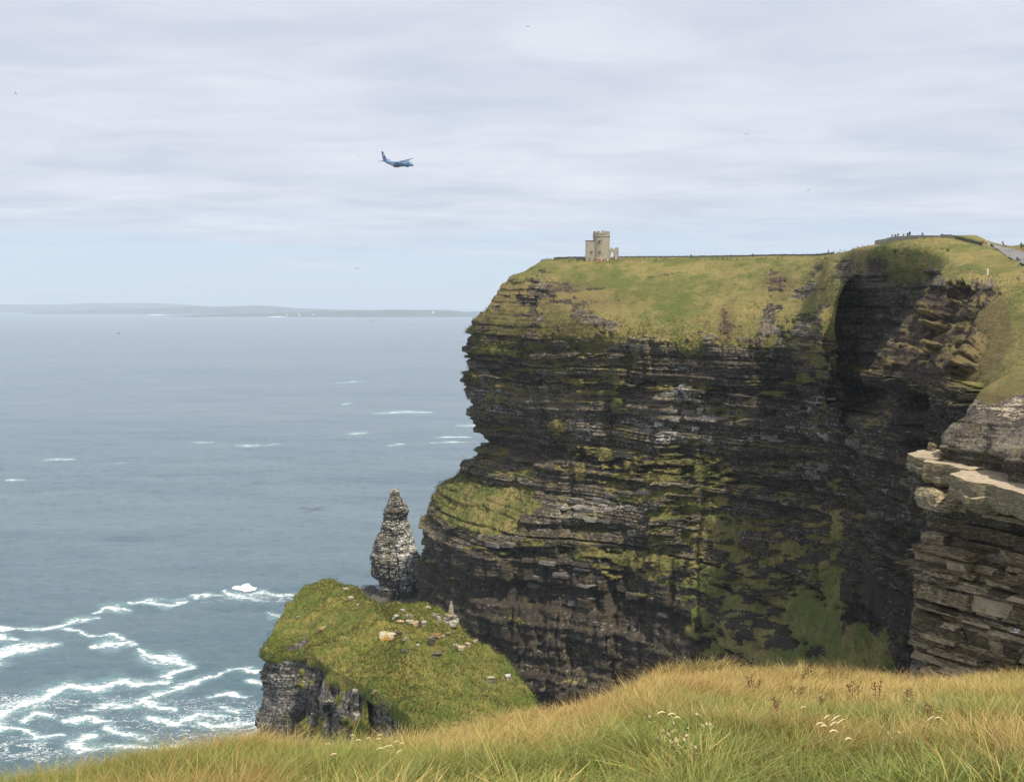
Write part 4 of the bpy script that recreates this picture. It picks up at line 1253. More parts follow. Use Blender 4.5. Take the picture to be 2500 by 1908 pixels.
def slab(poly, Z, thick, seed, label, lip=0.35):
    pts = [PZ(x, y, Z)[:2] for x, y in poly]
    pts = np.array(pts)
    c = pts.mean(0)
    # refine the outline and roughen it
    P2, _ = crom(np.concatenate([pts, pts[:1]]) * 1.0, [7] * len(pts))
    lin = []
    for a, b in zip(pts, np.roll(pts, -1, 0)):
        for t in np.linspace(0, 1, 9)[:-1]:
            lin.append(a + (b - a) * t)
    P2 = np.array(lin)
    n = len(P2)
    nz = fbm(np.stack([P2[:, 0] * 0.8, P2[:, 1] * 0.8, 0 * P2[:, 0]], -1), 4, seed)
    outd = P2 - c
    outd /= np.linalg.norm(outd, axis=1, keepdims=True) + 1e-6
    levels = [(0.0, -0.06), (-0.10, 0.02), (-0.35, 0.0), (-0.55, -0.10), (-0.62, 0.05), (-0.85, 0.0), (-1.0, -0.35)]
    rings = []
    zt = Z + 0.10 * fbm(np.stack([P2[:, 0] * 0.5, P2[:, 1] * 0.5, 0 * nz], -1), 3, seed + 4)
    for k, (f, o) in enumerate(levels):
        jit = 0.22 * fbm(np.stack([P2[:, 0] * 1.3, P2[:, 1] * 1.3, 0 * nz + 5 * f], -1), 3, seed + 9)
        q = P2 + outd * (o + 0.30 * nz + jit * (f < -0.05))[:, None]
        rings.append(np.stack([q[:, 0], q[:, 1], zt + f * thick * (1 + 0.18 * nz)], -1))
    # the top in shrinking rings
    tops = []
    for f in (0.0, 0.25, 0.5, 0.75, 0.93):
        q = c + (rings[0][:, :2] - c) * f
        zz_ = Z + 0.12 * fbm(np.stack([q[:, 0] * 0.6, q[:, 1] * 0.6, 0 * nz], -1), 4, seed + 13) - 0.03
        tops.append(np.stack([q[:, 0], q[:, 1], zz_], -1))
    botc = rings[-1].copy()
    botc[:, :2] = c + (botc[:, :2] - c) * 0.05
    V = np.stack(tops + rings + [botc], 1)
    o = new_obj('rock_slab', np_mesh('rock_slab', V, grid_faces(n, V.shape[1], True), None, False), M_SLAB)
    tag(o, label, 'rock slab', 'flat slabs jutting from the near cliff')
    return o


slab([(2214, 1106), (2244, 1098), (2292, 1096), (2345, 1112), (2290, 1121), (2229, 1114)], 123.55, 1.9, 3, 'small tan slab at the far left tip of the ledge')
slab([(2252, 1126), (2286, 1110), (2345, 1108), (2440, 1128), (2420, 1142), (2366, 1146), (2306, 1132)], 123.42, 2.3, 7, 'middle tan slab stepped between the tip and the broad slab')
slab([(2320, 1156), (2372, 1140), (2420, 1126), (2520, 1140), (2640, 1168), (2660, 1262), (2500, 1206), (2421, 1182), (2356, 1173)], 123.28, 2.4, 11, 'broad pale slab nearest, reaching the right edge of the picture')
p = PZ(2288, 1226, 118.3)
o = rock('boulder', rock_mesh('boulder', 91, 5, 0.55, 0.12), M_BLOCK, (45.2, 116.0, 119.6), (3.4, 4.4, 2.0), (0.05, 0.0, 0.15))
tag(o, 'grey bedded boulder wedged beneath the slabs', 'boulder')
q = PZ(2275, 1098, 123.6)
o = rock('stone', ROCKS[3], M_STONE_O, (q[0], q[1], 124.0), (0.8, 0.7, 0.8), (0.2, 0.3, 0.5))
tag(o, 'small orange stone perched at the back of the ledge', 'stone')
M_RED = plain('dead_bracken', (0.17, 0.085, 0.055), 0.95, 0, 0.4, 4)
bm = bmesh.new()
rr = random.Random(3)
for k in range(160):
    x, y = rr.uniform(2286, 2352), rr.uniform(1104, 1124)
    g = PZ(x, y + (x - 2320) * 0.12, 123.62)
    a = rr.uniform(0, 6.28)
    l = rr.uniform(0.2, 0.6)
    d = Vector((math.cos(a), math.sin(a), rr.uniform(0.0, 0.5))) * l
    g = Vector(g)
    s_ = Vector((-d.y, d.x, 0)).normalized() * 0.035
    vs = [bm.verts.new(v) for v in (g - s_, g + s_, g + d + Vector((0, 0, 0.12)))]
    bm.faces.new(vs)
o = bm_obj('dead_bracken', bm, M_RED)
tag(o, 'dead red-brown stems scattered on the slab ledge', None, None, 'stuff')


# ------------------------------------------------------------------ broken blocks standing proud of the headland's beds
def headland_blocks():
    r = random.Random(12)
    beds = [(1655, 962, 46, 20, 16, 'P'), (1700, 1012, 70, 16, 18, 'P'), (1560, 1042, 60, 22, 14, 'P'), (1640, 1062, 60, 20, 14, 'P'), (1440, 1048, 50, 24, 12, 'P'), (1200, 958, 55, 14, 9, 'B'), (1230, 1000, 60, 12, 9, 'B'),
            (1400, 1238, 55, 22, 14, 'P'), (1480, 1230, 50, 18, 10, 'P'), (1540, 1222, 60, 26, 12, 'B'), (1600, 1290, 60, 16, 10, 'B'), (1420, 1268, 70, 10, 10, 'P'), (1985, 988, 50, 18, 7, 'P'), (2000, 1062, 90, 22, 8, 'B'),
            (1860, 1066, 60, 10, 8, 'P'), (1980, 1150, 70, 20, 12, 'B'), (1210, 1330, 60, 20, 10, 'B'), (1330, 1400, 110, 30, 14, 'B'), (1180, 890, 40, 40, 8, 'B'), (1330, 930, 60, 40, 10, 'B'), (1600, 890, 90, 12, 8, 'B'), (1100, 1350, 40, 30, 6, 'B'),
            (1240, 1165, 60, 16, 8, 'B'), (1500, 1480, 120, 60, 12, 'B')]
    for x, y, rx, ry, n, k in beds:
        for q in range(n):
            p, nr = on(HBVH, x + r.uniform(-rx, rx), y + r.uniform(-ry, ry))
            if p is None or abs(nr.z) > 0.75:
                continue
            nh = Vector((nr.x, nr.y, 0))
            if nh.length < 0.2:
                continue
            if nh.y > 0:
                nh = -nh
            # blend with the run of the coast so that blocks line up along their bed
            nh = (nh.normalized() * 0.35 + Vector((-0.72, -0.69, 0)) * 0.65).normalized()
            th = r.choice([0.6, 0.8, 1.1, 1.6])
            L = r.uniform(1.5, 6.0)
            c = p - nh * 1.1
            rock('rock_block', BLOCKS[r.randrange(8)], M_PALEBED if (k == 'P' and x < 1750 and r.random() < 0.6) else M_BLOCKFAR, (c.x, c.y, c.z), (3.2, L, th), (r.uniform(-.03, .03), r.uniform(-.03, .03), math.atan2(-nh.y, -nh.x)), HEAD)


headland_blocks()


# ------------------------------------------------------------------ the grassy brow in front of the camera
CRX = np.array([-900, -300, 0, 200, 400, 650, 850, 1000, 1150, 1300, 1420, 1520, 1600, 1700, 1900, 2050, 2200, 2300, 2500, 2900, 3500], float)
CRY = np.array([1990, 1948, 1918, 1902, 1884, 1850, 1822, 1792, 1756, 1722, 1704, 1680, 1652, 1650, 1652, 1664, 1678, 1668, 1662, 1660, 1660], float)
CRD = np.array([5.5, 6.5, 7.2, 7.8, 8.5, 9.4, 10.2, 10.9, 11.6, 12.4, 12.9, 13.3, 13.8, 14.2, 15, 15.4, 15.8, 16.2, 17, 18, 19], float) * 1.4


def brow(x, y):
    """ground height of the near hill at plan position (x, y)"""
    yy = np.maximum(y, 0.3)
    a = CX + F * x / yy * 0.985
    a = np.clip(a, -900, 3500)
    yc = np.interp(a, CRX, CRY)
    dc = np.interp(a, CRX, CRD)
    zc = H - (yc - HOR) / F * dc * 1.012 - 0.20
    t = yy / dc
    z0 = H - 1.62
    inside = z0 + (zc - z0) * np.clip(t, 0, 1) ** 1.12
    over = np.maximum(yy - dc, 0)
    z = inside - 0.55 * over ** 1.15 - 0.06 * np.maximum(over - 2, 0) ** 1.4
    q = np.stack([x / 2.4, y / 2.4, 0 * x], -1)
    hum = 0.34 * fbm(q * 0.8, 3, 17) + 0.10 * fbm(q * 3.1, 2, 19)
    return z + hum * np.clip(t * 1.3, 0.1, 1)


def foreground():
    xs = np.linspace(-18, 26, 200)
    ys = np.concatenate([np.linspace(-6, 34, 190), np.linspace(34.6, 66, 30)])
    X, Y = np.meshgrid(xs, ys, indexing='ij')
    # widen with distance
    X = X * (1 + np.maximum(Y, 0) / 40)
    Z = brow(X, Y)
    Z = np.where(Y < 0.5, H - 1.62 + 0.02 * Y, Z)
    Z = np.maximum(Z, 20)
    m, nt, b, o_ = mat('turf_ground')
    t = nd(nt, 'ShaderNodeTexCoord')
    n = noise(nt, t.outputs['Object'], 2.2, 6, 0.65)
    n2_ = noise(nt, t.outputs['Object'], 14, 4, 0.6)
    c = mixc(nt, smooth(nt, n, 0.4, 0.62), (0.075, 0.085, 0.022), (0.17, 0.135, 0.05))
    c = mixc(nt, smooth(nt, n2_, 0.45, 0.7), c, (0.04, 0.04, 0.014))
    link(nt, c, b.inputs['Base Color'])
    b.inputs['Roughness'].default_value = 1
    bump(nt, b, n2_, 0.8, 0.05)
    o = new_obj('hill_foreground', np_mesh('hill_foreground', np.stack([X, Y, Z], -1), grid_faces(*X.shape)), m)
    tag(o, 'rounded grassy brow nearest the camera', None, None, 'structure')


foreground()


def blade_material():
    m = bpy.data.materials.new('grass_blade')
    m.use_nodes = True
    nt = m.node_tree
    nt.nodes.clear()
    out = nd(nt, 'ShaderNodeOutputMaterial')
    c = nd(nt, 'ShaderNodeAttribute', attribute_name='tint').outputs['Color']
    d = nd(nt, 'ShaderNodeBsdfDiffuse')
    link(nt, c, d.inputs[0])
    tr = nd(nt, 'ShaderNodeBsdfTranslucent')
    link(nt, c, tr.inputs[0])
    g = nd(nt, 'ShaderNodeBsdfGlossy')
    g.inputs['Roughness'].default_value = 0.45
    mx1 = nd(nt, 'ShaderNodeMixShader', i_0=0.35)
    link(nt, d.outputs[0], mx1.inputs[1])
    link(nt, tr.outputs[0], mx1.inputs[2])
    mx2 = nd(nt, 'ShaderNodeMixShader', i_0=0.03)
    link(nt, mx1.outputs[0], mx2.inputs[1])
    link(nt, g.outputs[0], mx2.inputs[2])
    link(nt, mx2.outputs[0], out.inputs[0])
    return m


M_BLADE = blade_material()
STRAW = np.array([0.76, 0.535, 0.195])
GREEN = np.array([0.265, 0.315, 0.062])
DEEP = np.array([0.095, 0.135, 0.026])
RUST = np.array([0.45, 0.235, 0.085])
OLIVE = np.array([0.36, 0.335, 0.105])


def blades(name, label, pos, hgt, wid, lean, bend, tint0, tint1, kind='stuff', segs=3):
    """ribbons of grass; lean = horizontal tip offset (N,2)"""
    n = len(pos)
    ang = rng.uniform(0, np.pi, n)
    sx, sy = np.cos(ang) * wid, np.sin(ang) * wid
    V, T = [], []
    for k in range(segs):
        t = k / segs
        cx = pos[:, 0] + lean[:, 0] * t ** bend
        cy = pos[:, 1] + lean[:, 1] * t ** bend
        cz = pos[:, 2] + hgt * (t - 0.18 * t ** 3)
        w = 1 - 0.55 * t
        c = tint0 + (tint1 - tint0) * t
        for sgn in (-1, 1):
            V.append(np.stack([cx + sgn * sx * w, cy + sgn * sy * w, cz], -1))
            T.append(c)
    V.append(np.stack([pos[:, 0] + lean[:, 0], pos[:, 1] + lean[:, 1], pos[:, 2] + hgt * 0.82], -1))
    T.append(tint1)
    V = np.stack(V, 1)
    T = np.stack(T, 1)
    m = V.shape[1]
    base = (np.arange(n) * m)[:, None]
    tris = []
    for k in range(segs - 1):
        a = 2 * k
        tris += [base + np.array([[a, a + 1, a + 3]]), base + np.array([[a, a + 3, a + 2]])]
    a = 2 * (segs - 1)
    tris.append(base + np.array([[a, a + 1, m - 1]]))
    f = np.concatenate(tris, 0)
    cols = np.concatenate([T.reshape(-1, 3), np.ones((n * m, 1))], 1)
    me = np_mesh(name, V, f, None, True, dict(tint=cols))
    o = new_obj(name, me, M_BLADE)
    tag(o, label, None, None, kind)
    return o


def meadow():
    N = 270000
    # even over the picture: pick a bearing and a distance weighted to the near ground
    a = rng.uniform(-420, 2950, N)
    dcr = np.interp(a, CRX, CRD)
    u = rng.random(N)
    t = 0.30 + 0.80 * u ** 0.86
    y = dcr * t
    x = (a - CX) / F * y * 1.015
    z = brow(x, y)
    q = np.stack([x / 1.5, y / 1.5, 0 * x], -1)
    patch = fbm(q, 3, 5)                      # clumps
    q2 = np.stack([x / 4.2, y / 2.6, 0 * x], -1)
    area = fbm(q2, 3, 8)                      # drier and greener ground
    tuss = fbm(q * 2.6, 2, 28)
    h = (0.235 + 0.13 * patch + 0.09 * tuss + 0.12 * rng.random(N)) * (1 + 0.15 * area)
    h = np.clip(h, 0.08, 0.52)
    wind = np.stack([0.34 + 0.5 * fbm(q * 0.8 + 9, 2, 44), 0.10 + 0.25 * fbm(q * 0.8 + 19, 2, 45)], -1)
    lean = (wind + rng.normal(0, 0.30, (N, 2))) * h[:, None] * 1.05
    crest = sstep(t, 0.72, 1.0)
    left = 1 - sstep(a, 900, 1700)
    dry = area * 2.7 + 1.3 * patch + 0.55 * crest + 0.10 * left + rng.normal(0, 0.36, N) - 0.34
    k = sstep(dry, -0.45, 0.60)[:, None]
    tip = GREEN * (1 - k) + STRAW * k
    mixo = sstep(rng.random(N), 0.6, 1.0)[:, None]
    tip = tip * (1 - 0.5 * mixo) + OLIVE * 0.5 * mixo
    rust = (rng.random(N) < 0.05 + 0.16 * crest + 0.35 * sstep(patch, 0.2, 0.5))[:, None]
    tip = np.where(rust, RUST * 1.05, tip)
    tip = tip * (0.62 + 0.7 * rng.random((N, 1)))
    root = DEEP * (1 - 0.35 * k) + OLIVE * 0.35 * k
    wid = (0.0019 + 0.0018 * rng.random(N)) * (0.45 + y / 14)
    # a third of the blades gather in tussocks and spread out from their hearts
    nt_ = 2600
    tc_ = rng.integers(0, N, nt_)
    memb = np.flatnonzero(rng.random(N) < 0.5)
    own = tc_[rng.integers(0, nt_, len(memb))]
    rad = rng.normal(0, 1, (len(memb), 2)) * (0.06 + 0.08 * rng.random((len(memb), 1)))
    x[memb], y[memb] = x[own] + rad[:, 0], y[own] + rad[:, 1]
    z[memb] = brow(x[memb], y[memb])
    h[memb] = np.clip(h[own] * 1.1 * (0.7 + 0.5 * rng.random(len(memb))), 0.1, 0.5)
    lean[memb] = lean[own] * 0.55 + rad * 2.4
    tip[memb] = tip[own] * (0.7 + 0.6 * rng.random((len(memb), 1)))
    root[memb] = root[memb] * 0.75
    pos = np.stack([x, y, z - 0.03], -1)
    near_ = y < 8
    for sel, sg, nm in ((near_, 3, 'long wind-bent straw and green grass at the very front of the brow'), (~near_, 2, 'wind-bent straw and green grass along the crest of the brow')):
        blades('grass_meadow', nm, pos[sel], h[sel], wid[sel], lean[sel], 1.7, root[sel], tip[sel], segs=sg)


meadow()

# seed heads, thistles and docks among the grass
M_SEED = plain('pale_seed_head', (0.62, 0.50, 0.27), 0.9, 0, 0.2, 30)
M_STEM = plain('dry_stem', (0.34, 0.27, 0.12), 0.9, 0, 0.2, 30)
M_DOCK = plain('brown_seed_head', (0.115, 0.058, 0.030), 0.95, 0, 0.4, 30)
M_LEAF = plain('thistle_leaf', (0.25, 0.28, 0.085), 0.8, 0, 0.25, 25)
M_LEAF2 = plain('lime_leaf', (0.22, 0.32, 0.06), 0.8, 0, 0.25, 25)
M_FLUFF = plain('thistle_down', (0.46, 0.36, 0.20), 0.9, 0, 0.2, 30)


def ground_at(px, py, tries=60):
    """march the sight line to the brow"""
    r = ray(px, py)
    last = None
    for y in np.linspace(4, 27, 560):
        p = np.array([0, 0, H]) + r * (y / r[1])
        if p[2] < brow(np.array([p[0]]), np.array([p[1]]))[0]:
            return Vector(p)
        last = p
    return Vector(last)


def bm_tube(bm, pts, rads, seg=6):
    rings = []
    for i, (p_, r_) in enumerate(zip(pts, rads)):
        p_ = Vector(p_)
        d = (Vector(pts[min(i + 1, len(pts) - 1)]) - Vector(pts[max(i - 1, 0)])).normalized()
        a_ = d.orthogonal().normalized()
        b_ = d.cross(a_)
        rings.append([bm.verts.new(p_ + (a_ * math.cos(2 * math.pi * k / seg) + b_ * math.sin(2 * math.pi * k / seg)) * r_) for k in range(seg)])
    for a, b in zip(rings[:-1], rings[1:]):
        for k in range(seg):
            bm.faces.new((a[k], a[(k + 1) % seg], b[(k + 1) % seg], b[k]))
    bm.faces.new(list(reversed(rings[0])))
    bm.faces.new(rings[-1])


def plume(px, py, L, drop, label, r_):
    """one grass plume: a stem and a soft nodding head; (px, py) is the head"""
    g = ground_at(px, py + 14)
    e = empty('seed_plume', tuple(g))
    tag(e, label, 'grass plume', 'pale nodding grass plumes in the meadow')
    top = 0.27 + 0.05 * r_.random()
    s = r_.uniform(0.8, 1.2)
    bm = bmesh.new()
    bm_tube(bm, [(0, 0, -0.05), (0.03, 0, top * 0.6), (0.09, 0, top)], [0.003, 0.003, 0.002], 5)
    bm_obj('stem', bm, M_STEM, e)
    bm = bmesh.new()
    pts, rads = [], []
    for k in range(8):
        t = k / 7
        pts.append((0.09 + L * t * (1 - 0.2 * drop * t), 0.01 * math.sin(t * 3), top + L * (0.75 * t - drop * 1.1 * t * t)))
        rads.append(0.0065 * s * math.sin(math.pi * (0.12 + 0.83 * t)) + 0.002)
    bm_tube(bm, pts, rads, 6)
    bm_obj('head', bm, M_SEED, e, True)
    return e


rp = random.Random(9)
PL = [(774, 1866, 'leftmost plume of the pale cluster at the bottom left'), (836, 1847, 'plume high on the left of the pale cluster'), (874, 1844, 'plume at the top middle of the pale cluster'), (892, 1833, 'topmost plume of the pale cluster'), (903, 1841, 'plume right of the topmost in the pale cluster'),
      (848, 1859, 'nodding plume in the middle left of the pale cluster'), (897, 1862, 'nodding plume in the centre of the pale cluster'), (939, 1866, 'plume leaning right in the pale cluster'), (953, 1870, 'rightmost plume of the pale cluster'), (910, 1885, 'low curled plume in the pale cluster'), (924, 1887, 'low plume below the centre of the pale cluster'), (895, 1893, 'lowest plume of the pale cluster'), (784, 1900, 'single pale plume on the bottom edge at the left'),
      (943, 1898, 'upright plume on the bottom edge below the cluster'), (1602, 1814, 'bent plume left of the thistle'), (1618, 1820, 'bent plume touching the thistle'), (1576, 1812, 'bent plume furthest left of the thistle'), (1985, 1815, 'upright plume at the right of the lower meadow'), (2003, 1818, 'second upright plume at the right of the lower meadow'),
      (1962, 1842, 'nodding plume low at the right meadow'), (1975, 1846, 'nodding plume beside another low at the right meadow'), (1998, 1838, 'spreading plume below the upright ones'), (2015, 1832, 'plume leaning far right below the upright ones'), (1995, 1852, 'short plume under the spreading one'), (2032, 1878, 'tall single pale plume near the bottom right'), (1930, 1787, 'single plume in the open meadow right of centre'), (2240, 1808, 'upright thin plume at the far right'), (2255, 1818, 'bent plume at the far right')]
for i, (x, y, lab) in enumerate(PL):
    plume(x, y, 0.055 + 0.035 * rp.random(), 0.5 + 0.35 * rp.random() if 'upright' not in lab else 0.1, lab, rp)


def dock(px, py, hgt, lab, seed, down=False):
    """dock stalk with clustered brown seed heads"""
    g = ground_at(px, py + 22)
    r_ = random.Random(seed)
    e = empty('dock_plant', tuple(g))
    tag(e, lab, 'dock plant', 'brown dock plants gone to seed in the meadow')
    for s in range(r_.choice([2, 3, 3])):
        dx, dy = r_.uniform(-0.10, 0.10), r_.uniform(-0.06, 0.06)
        h = hgt * r_.uniform(0.75, 1.05)
        bm = bmesh.new()
        bm_tube(bm, [(dx * 0.3, dy * 0.3, -0.05), (dx * 0.7, dy * 0.7, h * 0.6), (dx, dy, h)], [0.006, 0.005, 0.003], 5)
        bm_obj('stalk', bm, M_DOCK, e)
        bm = bmesh.new()
        for k in range(46):
            t = 0.42 + 0.6 * r_.random()
            sp = 0.055 * (1.15 - t) + 0.012
            c = Vector((dx * t + r_.gauss(0, sp), dy * t + r_.gauss(0, sp), h * t + r_.gauss(0, 0.01)))
            z = r_.uniform(0.008, 0.017)
            d1 = Vector((r_.gauss(0, 1), r_.gauss(0, 1), r_.gauss(0, 1))).normalized() * z
            d2 = d1.orthogonal().normalized() * z * 0.8
            d3 = d1.cross(d2).normalized() * z * 0.6
            vs = [bm.verts.new(c + v) for v in (d1, d2, d3, -d1 * 0.8, -d2)]
            for f in [(0, 1, 2), (0, 2, 4), (3, 2, 1), (3, 4, 2), (0, 4, 3, 1)]:
                bm.faces.new([vs[q_] for q_ in f])
        sc_ = bm_obj('seed_cluster', bm, M_DOCK, e)
        sc_['kind'] = 'stuff'
    for k in range(4):
        bm = bmesh.new()
        a = r_.uniform(0, 6.28)
        L = r_.uniform(0.08, 0.16)
        d = Vector((math.cos(a), math.sin(a), 0))
        sd = Vector((-d.y, d.x, 0)) * L * 0.22
        z0 = hgt * r_.uniform(0.25, 0.55)
        pts = [Vector((0, 0, z0)), d * L * 0.5 + sd + Vector((0, 0, z0 + L * 0.5)), d * L + Vector((0, 0, z0 + L * 0.45)), d * L * 0.5 - sd + Vector((0, 0, z0 + L * 0.5))]
        bm.faces.new([bm.verts.new(v) for v in pts])
        bm_obj('leaf', bm, M_LEAF2 if k < 2 else M_DOCK, e)


for i, (x, y, h, lab) in enumerate([(1970, 1652, 0.44, 'brown dock standing highest on the crest of the brow'), (1840, 1688, 0.40, 'brown dock alone left of the crest dock'), (2083, 1712, 0.46, 'broad brown dock left of the matching pair'), (2142, 1722, 0.46, 'brown dock with a pale base in the middle of the right-hand row'),
                                     (2211, 1720, 0.38, 'sparse brown dock at the right end of the row'), (2015, 1730, 0.36, 'brown dock at the left end of the row'), (1892, 1757, 0.34, 'low brown dock in the open grass below the row'), (1945, 1692, 0.28, 'small faint dock just below the crest dock'), (2272, 1752, 0.30, 'dark dock at the far right below the row')]):
    dock(x, y, h, lab, 40 + i)


def thistle(px, py, lab, seed, lime=False):
    g = ground_at(px, py + 26)
    r_ = random.Random(seed)
    e = empty('thistle_plant', tuple(g))
    tag(e, lab, 'thistle', 'pale thistles in the meadow')
    for s in range(3):
        dx, dy, h = r_.uniform(-0.08, 0.08), r_.uniform(-0.05, 0.05), r_.uniform(0.18, 0.28)
        bm = bmesh.new()
        bm_tube(bm, [(dx * 0.2, 0, -0.03), (dx * 0.6, dy * 0.6, h * 0.55), (dx, dy, h)], [0.006, 0.005, 0.004], 5)
        bm_obj('stem', bm, M_LEAF, e)
        bm = bmesh.new()
        bmesh.ops.create_icosphere(bm, subdivisions=1, radius=0.014, matrix=Matrix.Translation((dx, dy, h + 0.012)))
        for v in bm.verts:
            v.co += Vector((r_.gauss(0, .003), r_.gauss(0, .003), r_.gauss(0, .006)))
        bm_obj('flower_head', bm, M_FLUFF, e)
        for k in range(6):
            t = 0.3 + 0.6 * k / 6
            a = r_.uniform(0, 6.28)
            L = r_.uniform(0.04, 0.08)
            d = Vector((math.cos(a), math.sin(a), 0.4)).normalized()
            sd = d.cross(Vector((0, 0, 1))).normalized() * L * 0.20
            b0 = Vector((dx * t, dy * t, h * t))
            bm = bmesh.new()
            pts = [b0, b0 + d * L * 0.3 + sd, b0 + d * L * 0.4 + sd * 0.4, b0 + d * L * 0.7 + sd * 0.9, b0 + d * L, b0 + d * L * 0.7 - sd * 0.9, b0 + d * L * 0.4 - sd * 0.4, b0 + d * L * 0.3 - sd]
            bm.faces.new([bm.verts.new(v) for v in pts])
            bm_obj('leaf', bm, M_LEAF2 if lime else M_LEAF, e)


for i, (x, y, lab, li) in enumerate([(1654, 1816, 'largest silvery thistle low in the middle of the brow', False), (1632, 1842, 'thistle with pale fluffy heads below the largest one', False), (1660, 1866, 'lower thistle with down at the foot of the group', False), (1690, 1862, 'small thistle at the right of the group', False), (1716, 1796, 'small silvery plant above and right of the thistles', False),
                                      (1811, 1640, 'lime green leafy sprig on the crest in front of the dark cliff', True), (2245, 1690, 'tiny lime sprig at the far right under the crest', True), (2178, 1832, 'pale sprig low at the right of the meadow', False), (1590, 1796, 'pale sprig at the upper left of the thistles', True)]):
    thistle(x, y, lab, 80 + i, li)

# tussocks of turf on the outcrop and on the cliff edge: small blades, uncountable
def turf_blades():
    V = OV.reshape(-1, 3)
    px, py, dc = project(V)
    ok = (OVEG.reshape(-1) > 0.55) & (py < 1830)
    # keep those facing the viewer side: not needed, they hide behind the crown
    idx = np.flatnonzero(ok)
    N = 64000
    # weight by area: ring spacing grows with radius
    w = np.linalg.norm(V[idx, :2] - V[:, :2].mean(0), axis=1) + 0.5
    pick = rng.choice(idx, N, p=w / w.sum())
    pos = V[pick] + rng.normal(0, 0.22, (N, 3)) * np.array([1, 1, 0])
    pos[:, 2] = V[pick][:, 2] - 0.05
    q = pos / np.array([3.0, 3.0, 3.0])
    a1, a2 = fbm(q, 3, 90), fbm(q * 3.7, 2, 92)
    h = 0.16 + 0.26 * rng.random(N) * (1 + 0.8 * a2)
    lean = (np.array([0.25, 0.05]) + rng.normal(0, 0.45, (N, 2))) * h[:, None]
    k = sstep(a1 * 1.0 + a2 * 0.7 + rng.normal(0, 0.28, N), -0.30, 0.75)[:, None]
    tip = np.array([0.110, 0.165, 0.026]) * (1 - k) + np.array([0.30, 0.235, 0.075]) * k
    br = (a2 + rng.normal(0, 0.2, N) > 0.38)[:, None]
    tip = np.where(br, np.array([0.19, 0.105, 0.045]), tip) * (0.75 + 0.5 * rng.random((N, 1)))
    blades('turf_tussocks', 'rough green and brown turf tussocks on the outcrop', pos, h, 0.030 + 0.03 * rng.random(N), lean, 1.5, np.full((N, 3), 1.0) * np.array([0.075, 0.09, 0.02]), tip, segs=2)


turf_blades()


def cliff_turf():
    """fringe of turf on the headland: lip, shoulder and the clumps on its ledges"""
    px, py, veg, rk, n, Vp, U = HINFO
    ok = (veg > 0.5) & ((Vp < 1.12) | (Vp > 2.45)) & (U > 1.9) & (U < 19) & (Vp > 1.0) & (py < 1720) & (px < 2520)
    idx = np.flatnonzero(ok.ravel())
    w = np.where((Vp.ravel()[idx] > 2.7) & (U.ravel()[idx] < 13), 2.2, 0.75)
    N = 56000
    pick = rng.choice(idx, N, p=w / w.sum())
    base = HV.reshape(-1, 3)[pick]
    nn = n.reshape(-1, 3)[pick]
    pos = base + rng.normal(0, 0.30, (N, 3))
    q = pos / 6.0
    a1, a2 = fbm(q, 3, 190), fbm(q * 4.1, 2, 192)
    far = np.clip(base[:, 1] / 400, 0.3, 1.1)
    h = (0.35 + 0.5 * rng.random(N)) * (1 + 0.5 * a2) * far
    steep = 1 - np.clip(nn[:, 2], 0, 1)
    lean = nn[:, :2] * (0.5 + 0.7 * steep)[:, None] * h[:, None] * 1.3 + rng.normal(0, 0.3, (N, 2)) * h[:, None]
    k = sstep(a1 * 1.2 + a2 * 0.6 + rng.normal(0, 0.25, N), -0.25, 0.55)[:, None]
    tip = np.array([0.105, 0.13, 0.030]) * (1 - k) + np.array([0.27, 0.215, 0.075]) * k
    br = (a2 + rng.normal(0, 0.25, N) > 0.35)[:, None]
    tip = np.where(br, np.array([0.13, 0.088, 0.040]), tip) * (0.7 + 0.6 * rng.random((N, 1)))
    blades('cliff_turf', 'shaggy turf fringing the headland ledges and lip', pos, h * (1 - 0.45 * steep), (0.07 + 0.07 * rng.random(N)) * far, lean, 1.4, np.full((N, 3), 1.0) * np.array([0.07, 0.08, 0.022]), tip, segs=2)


cliff_turf()


# ------------------------------------------------------------------ the tower on the headland
def masonry(name, c, s=1.0):
    m, nt, b, o = mat(name)
    t = nd(nt, 'ShaderNodeTexCoord')
    ob = t.outputs['Object']
    br = nd(nt, 'ShaderNodeTexBrick')
    link(nt, scaled(nt, ob, (1, 1, 1)), br.inputs['Vector'])
    n = noise(nt, ob, 1.3, 5, 0.6)
    n2_ = noise(nt, scaled(nt, ob, (2.5, 2.5, 4.5)), 1.2, 3, 0.6)
    col = mixc(nt, smooth(nt, n, 0.35, 0.65), tuple(x * 0.82 for x in c), tuple(x * 1.12 for x in c))
    col = mixc(nt, mth(nt, 'MULTIPLY', smooth(nt, n2_, 0.52, 0.68), 0.45), col, tuple(x * 0.62 for x in c))
    link(nt, col, b.inputs['Base Color'])
    b.inputs['Roughness'].default_value = 0.9
    bump(nt, b, n2_, 0.5, 0.08)
    return m


M_TOWER = masonry('tower_stone', (0.33, 0.29, 0.215))
M_TRIM = masonry('tower_trim', (0.27, 0.24, 0.185))
M_GLASS = plain('dark_glass', (0.02, 0.022, 0.025), 0.15)
M_FLAG = masonry('flagstone', (0.115, 0.11, 0.10))
M_PLAT = masonry('platform_stone', (0.30, 0.275, 0.225))


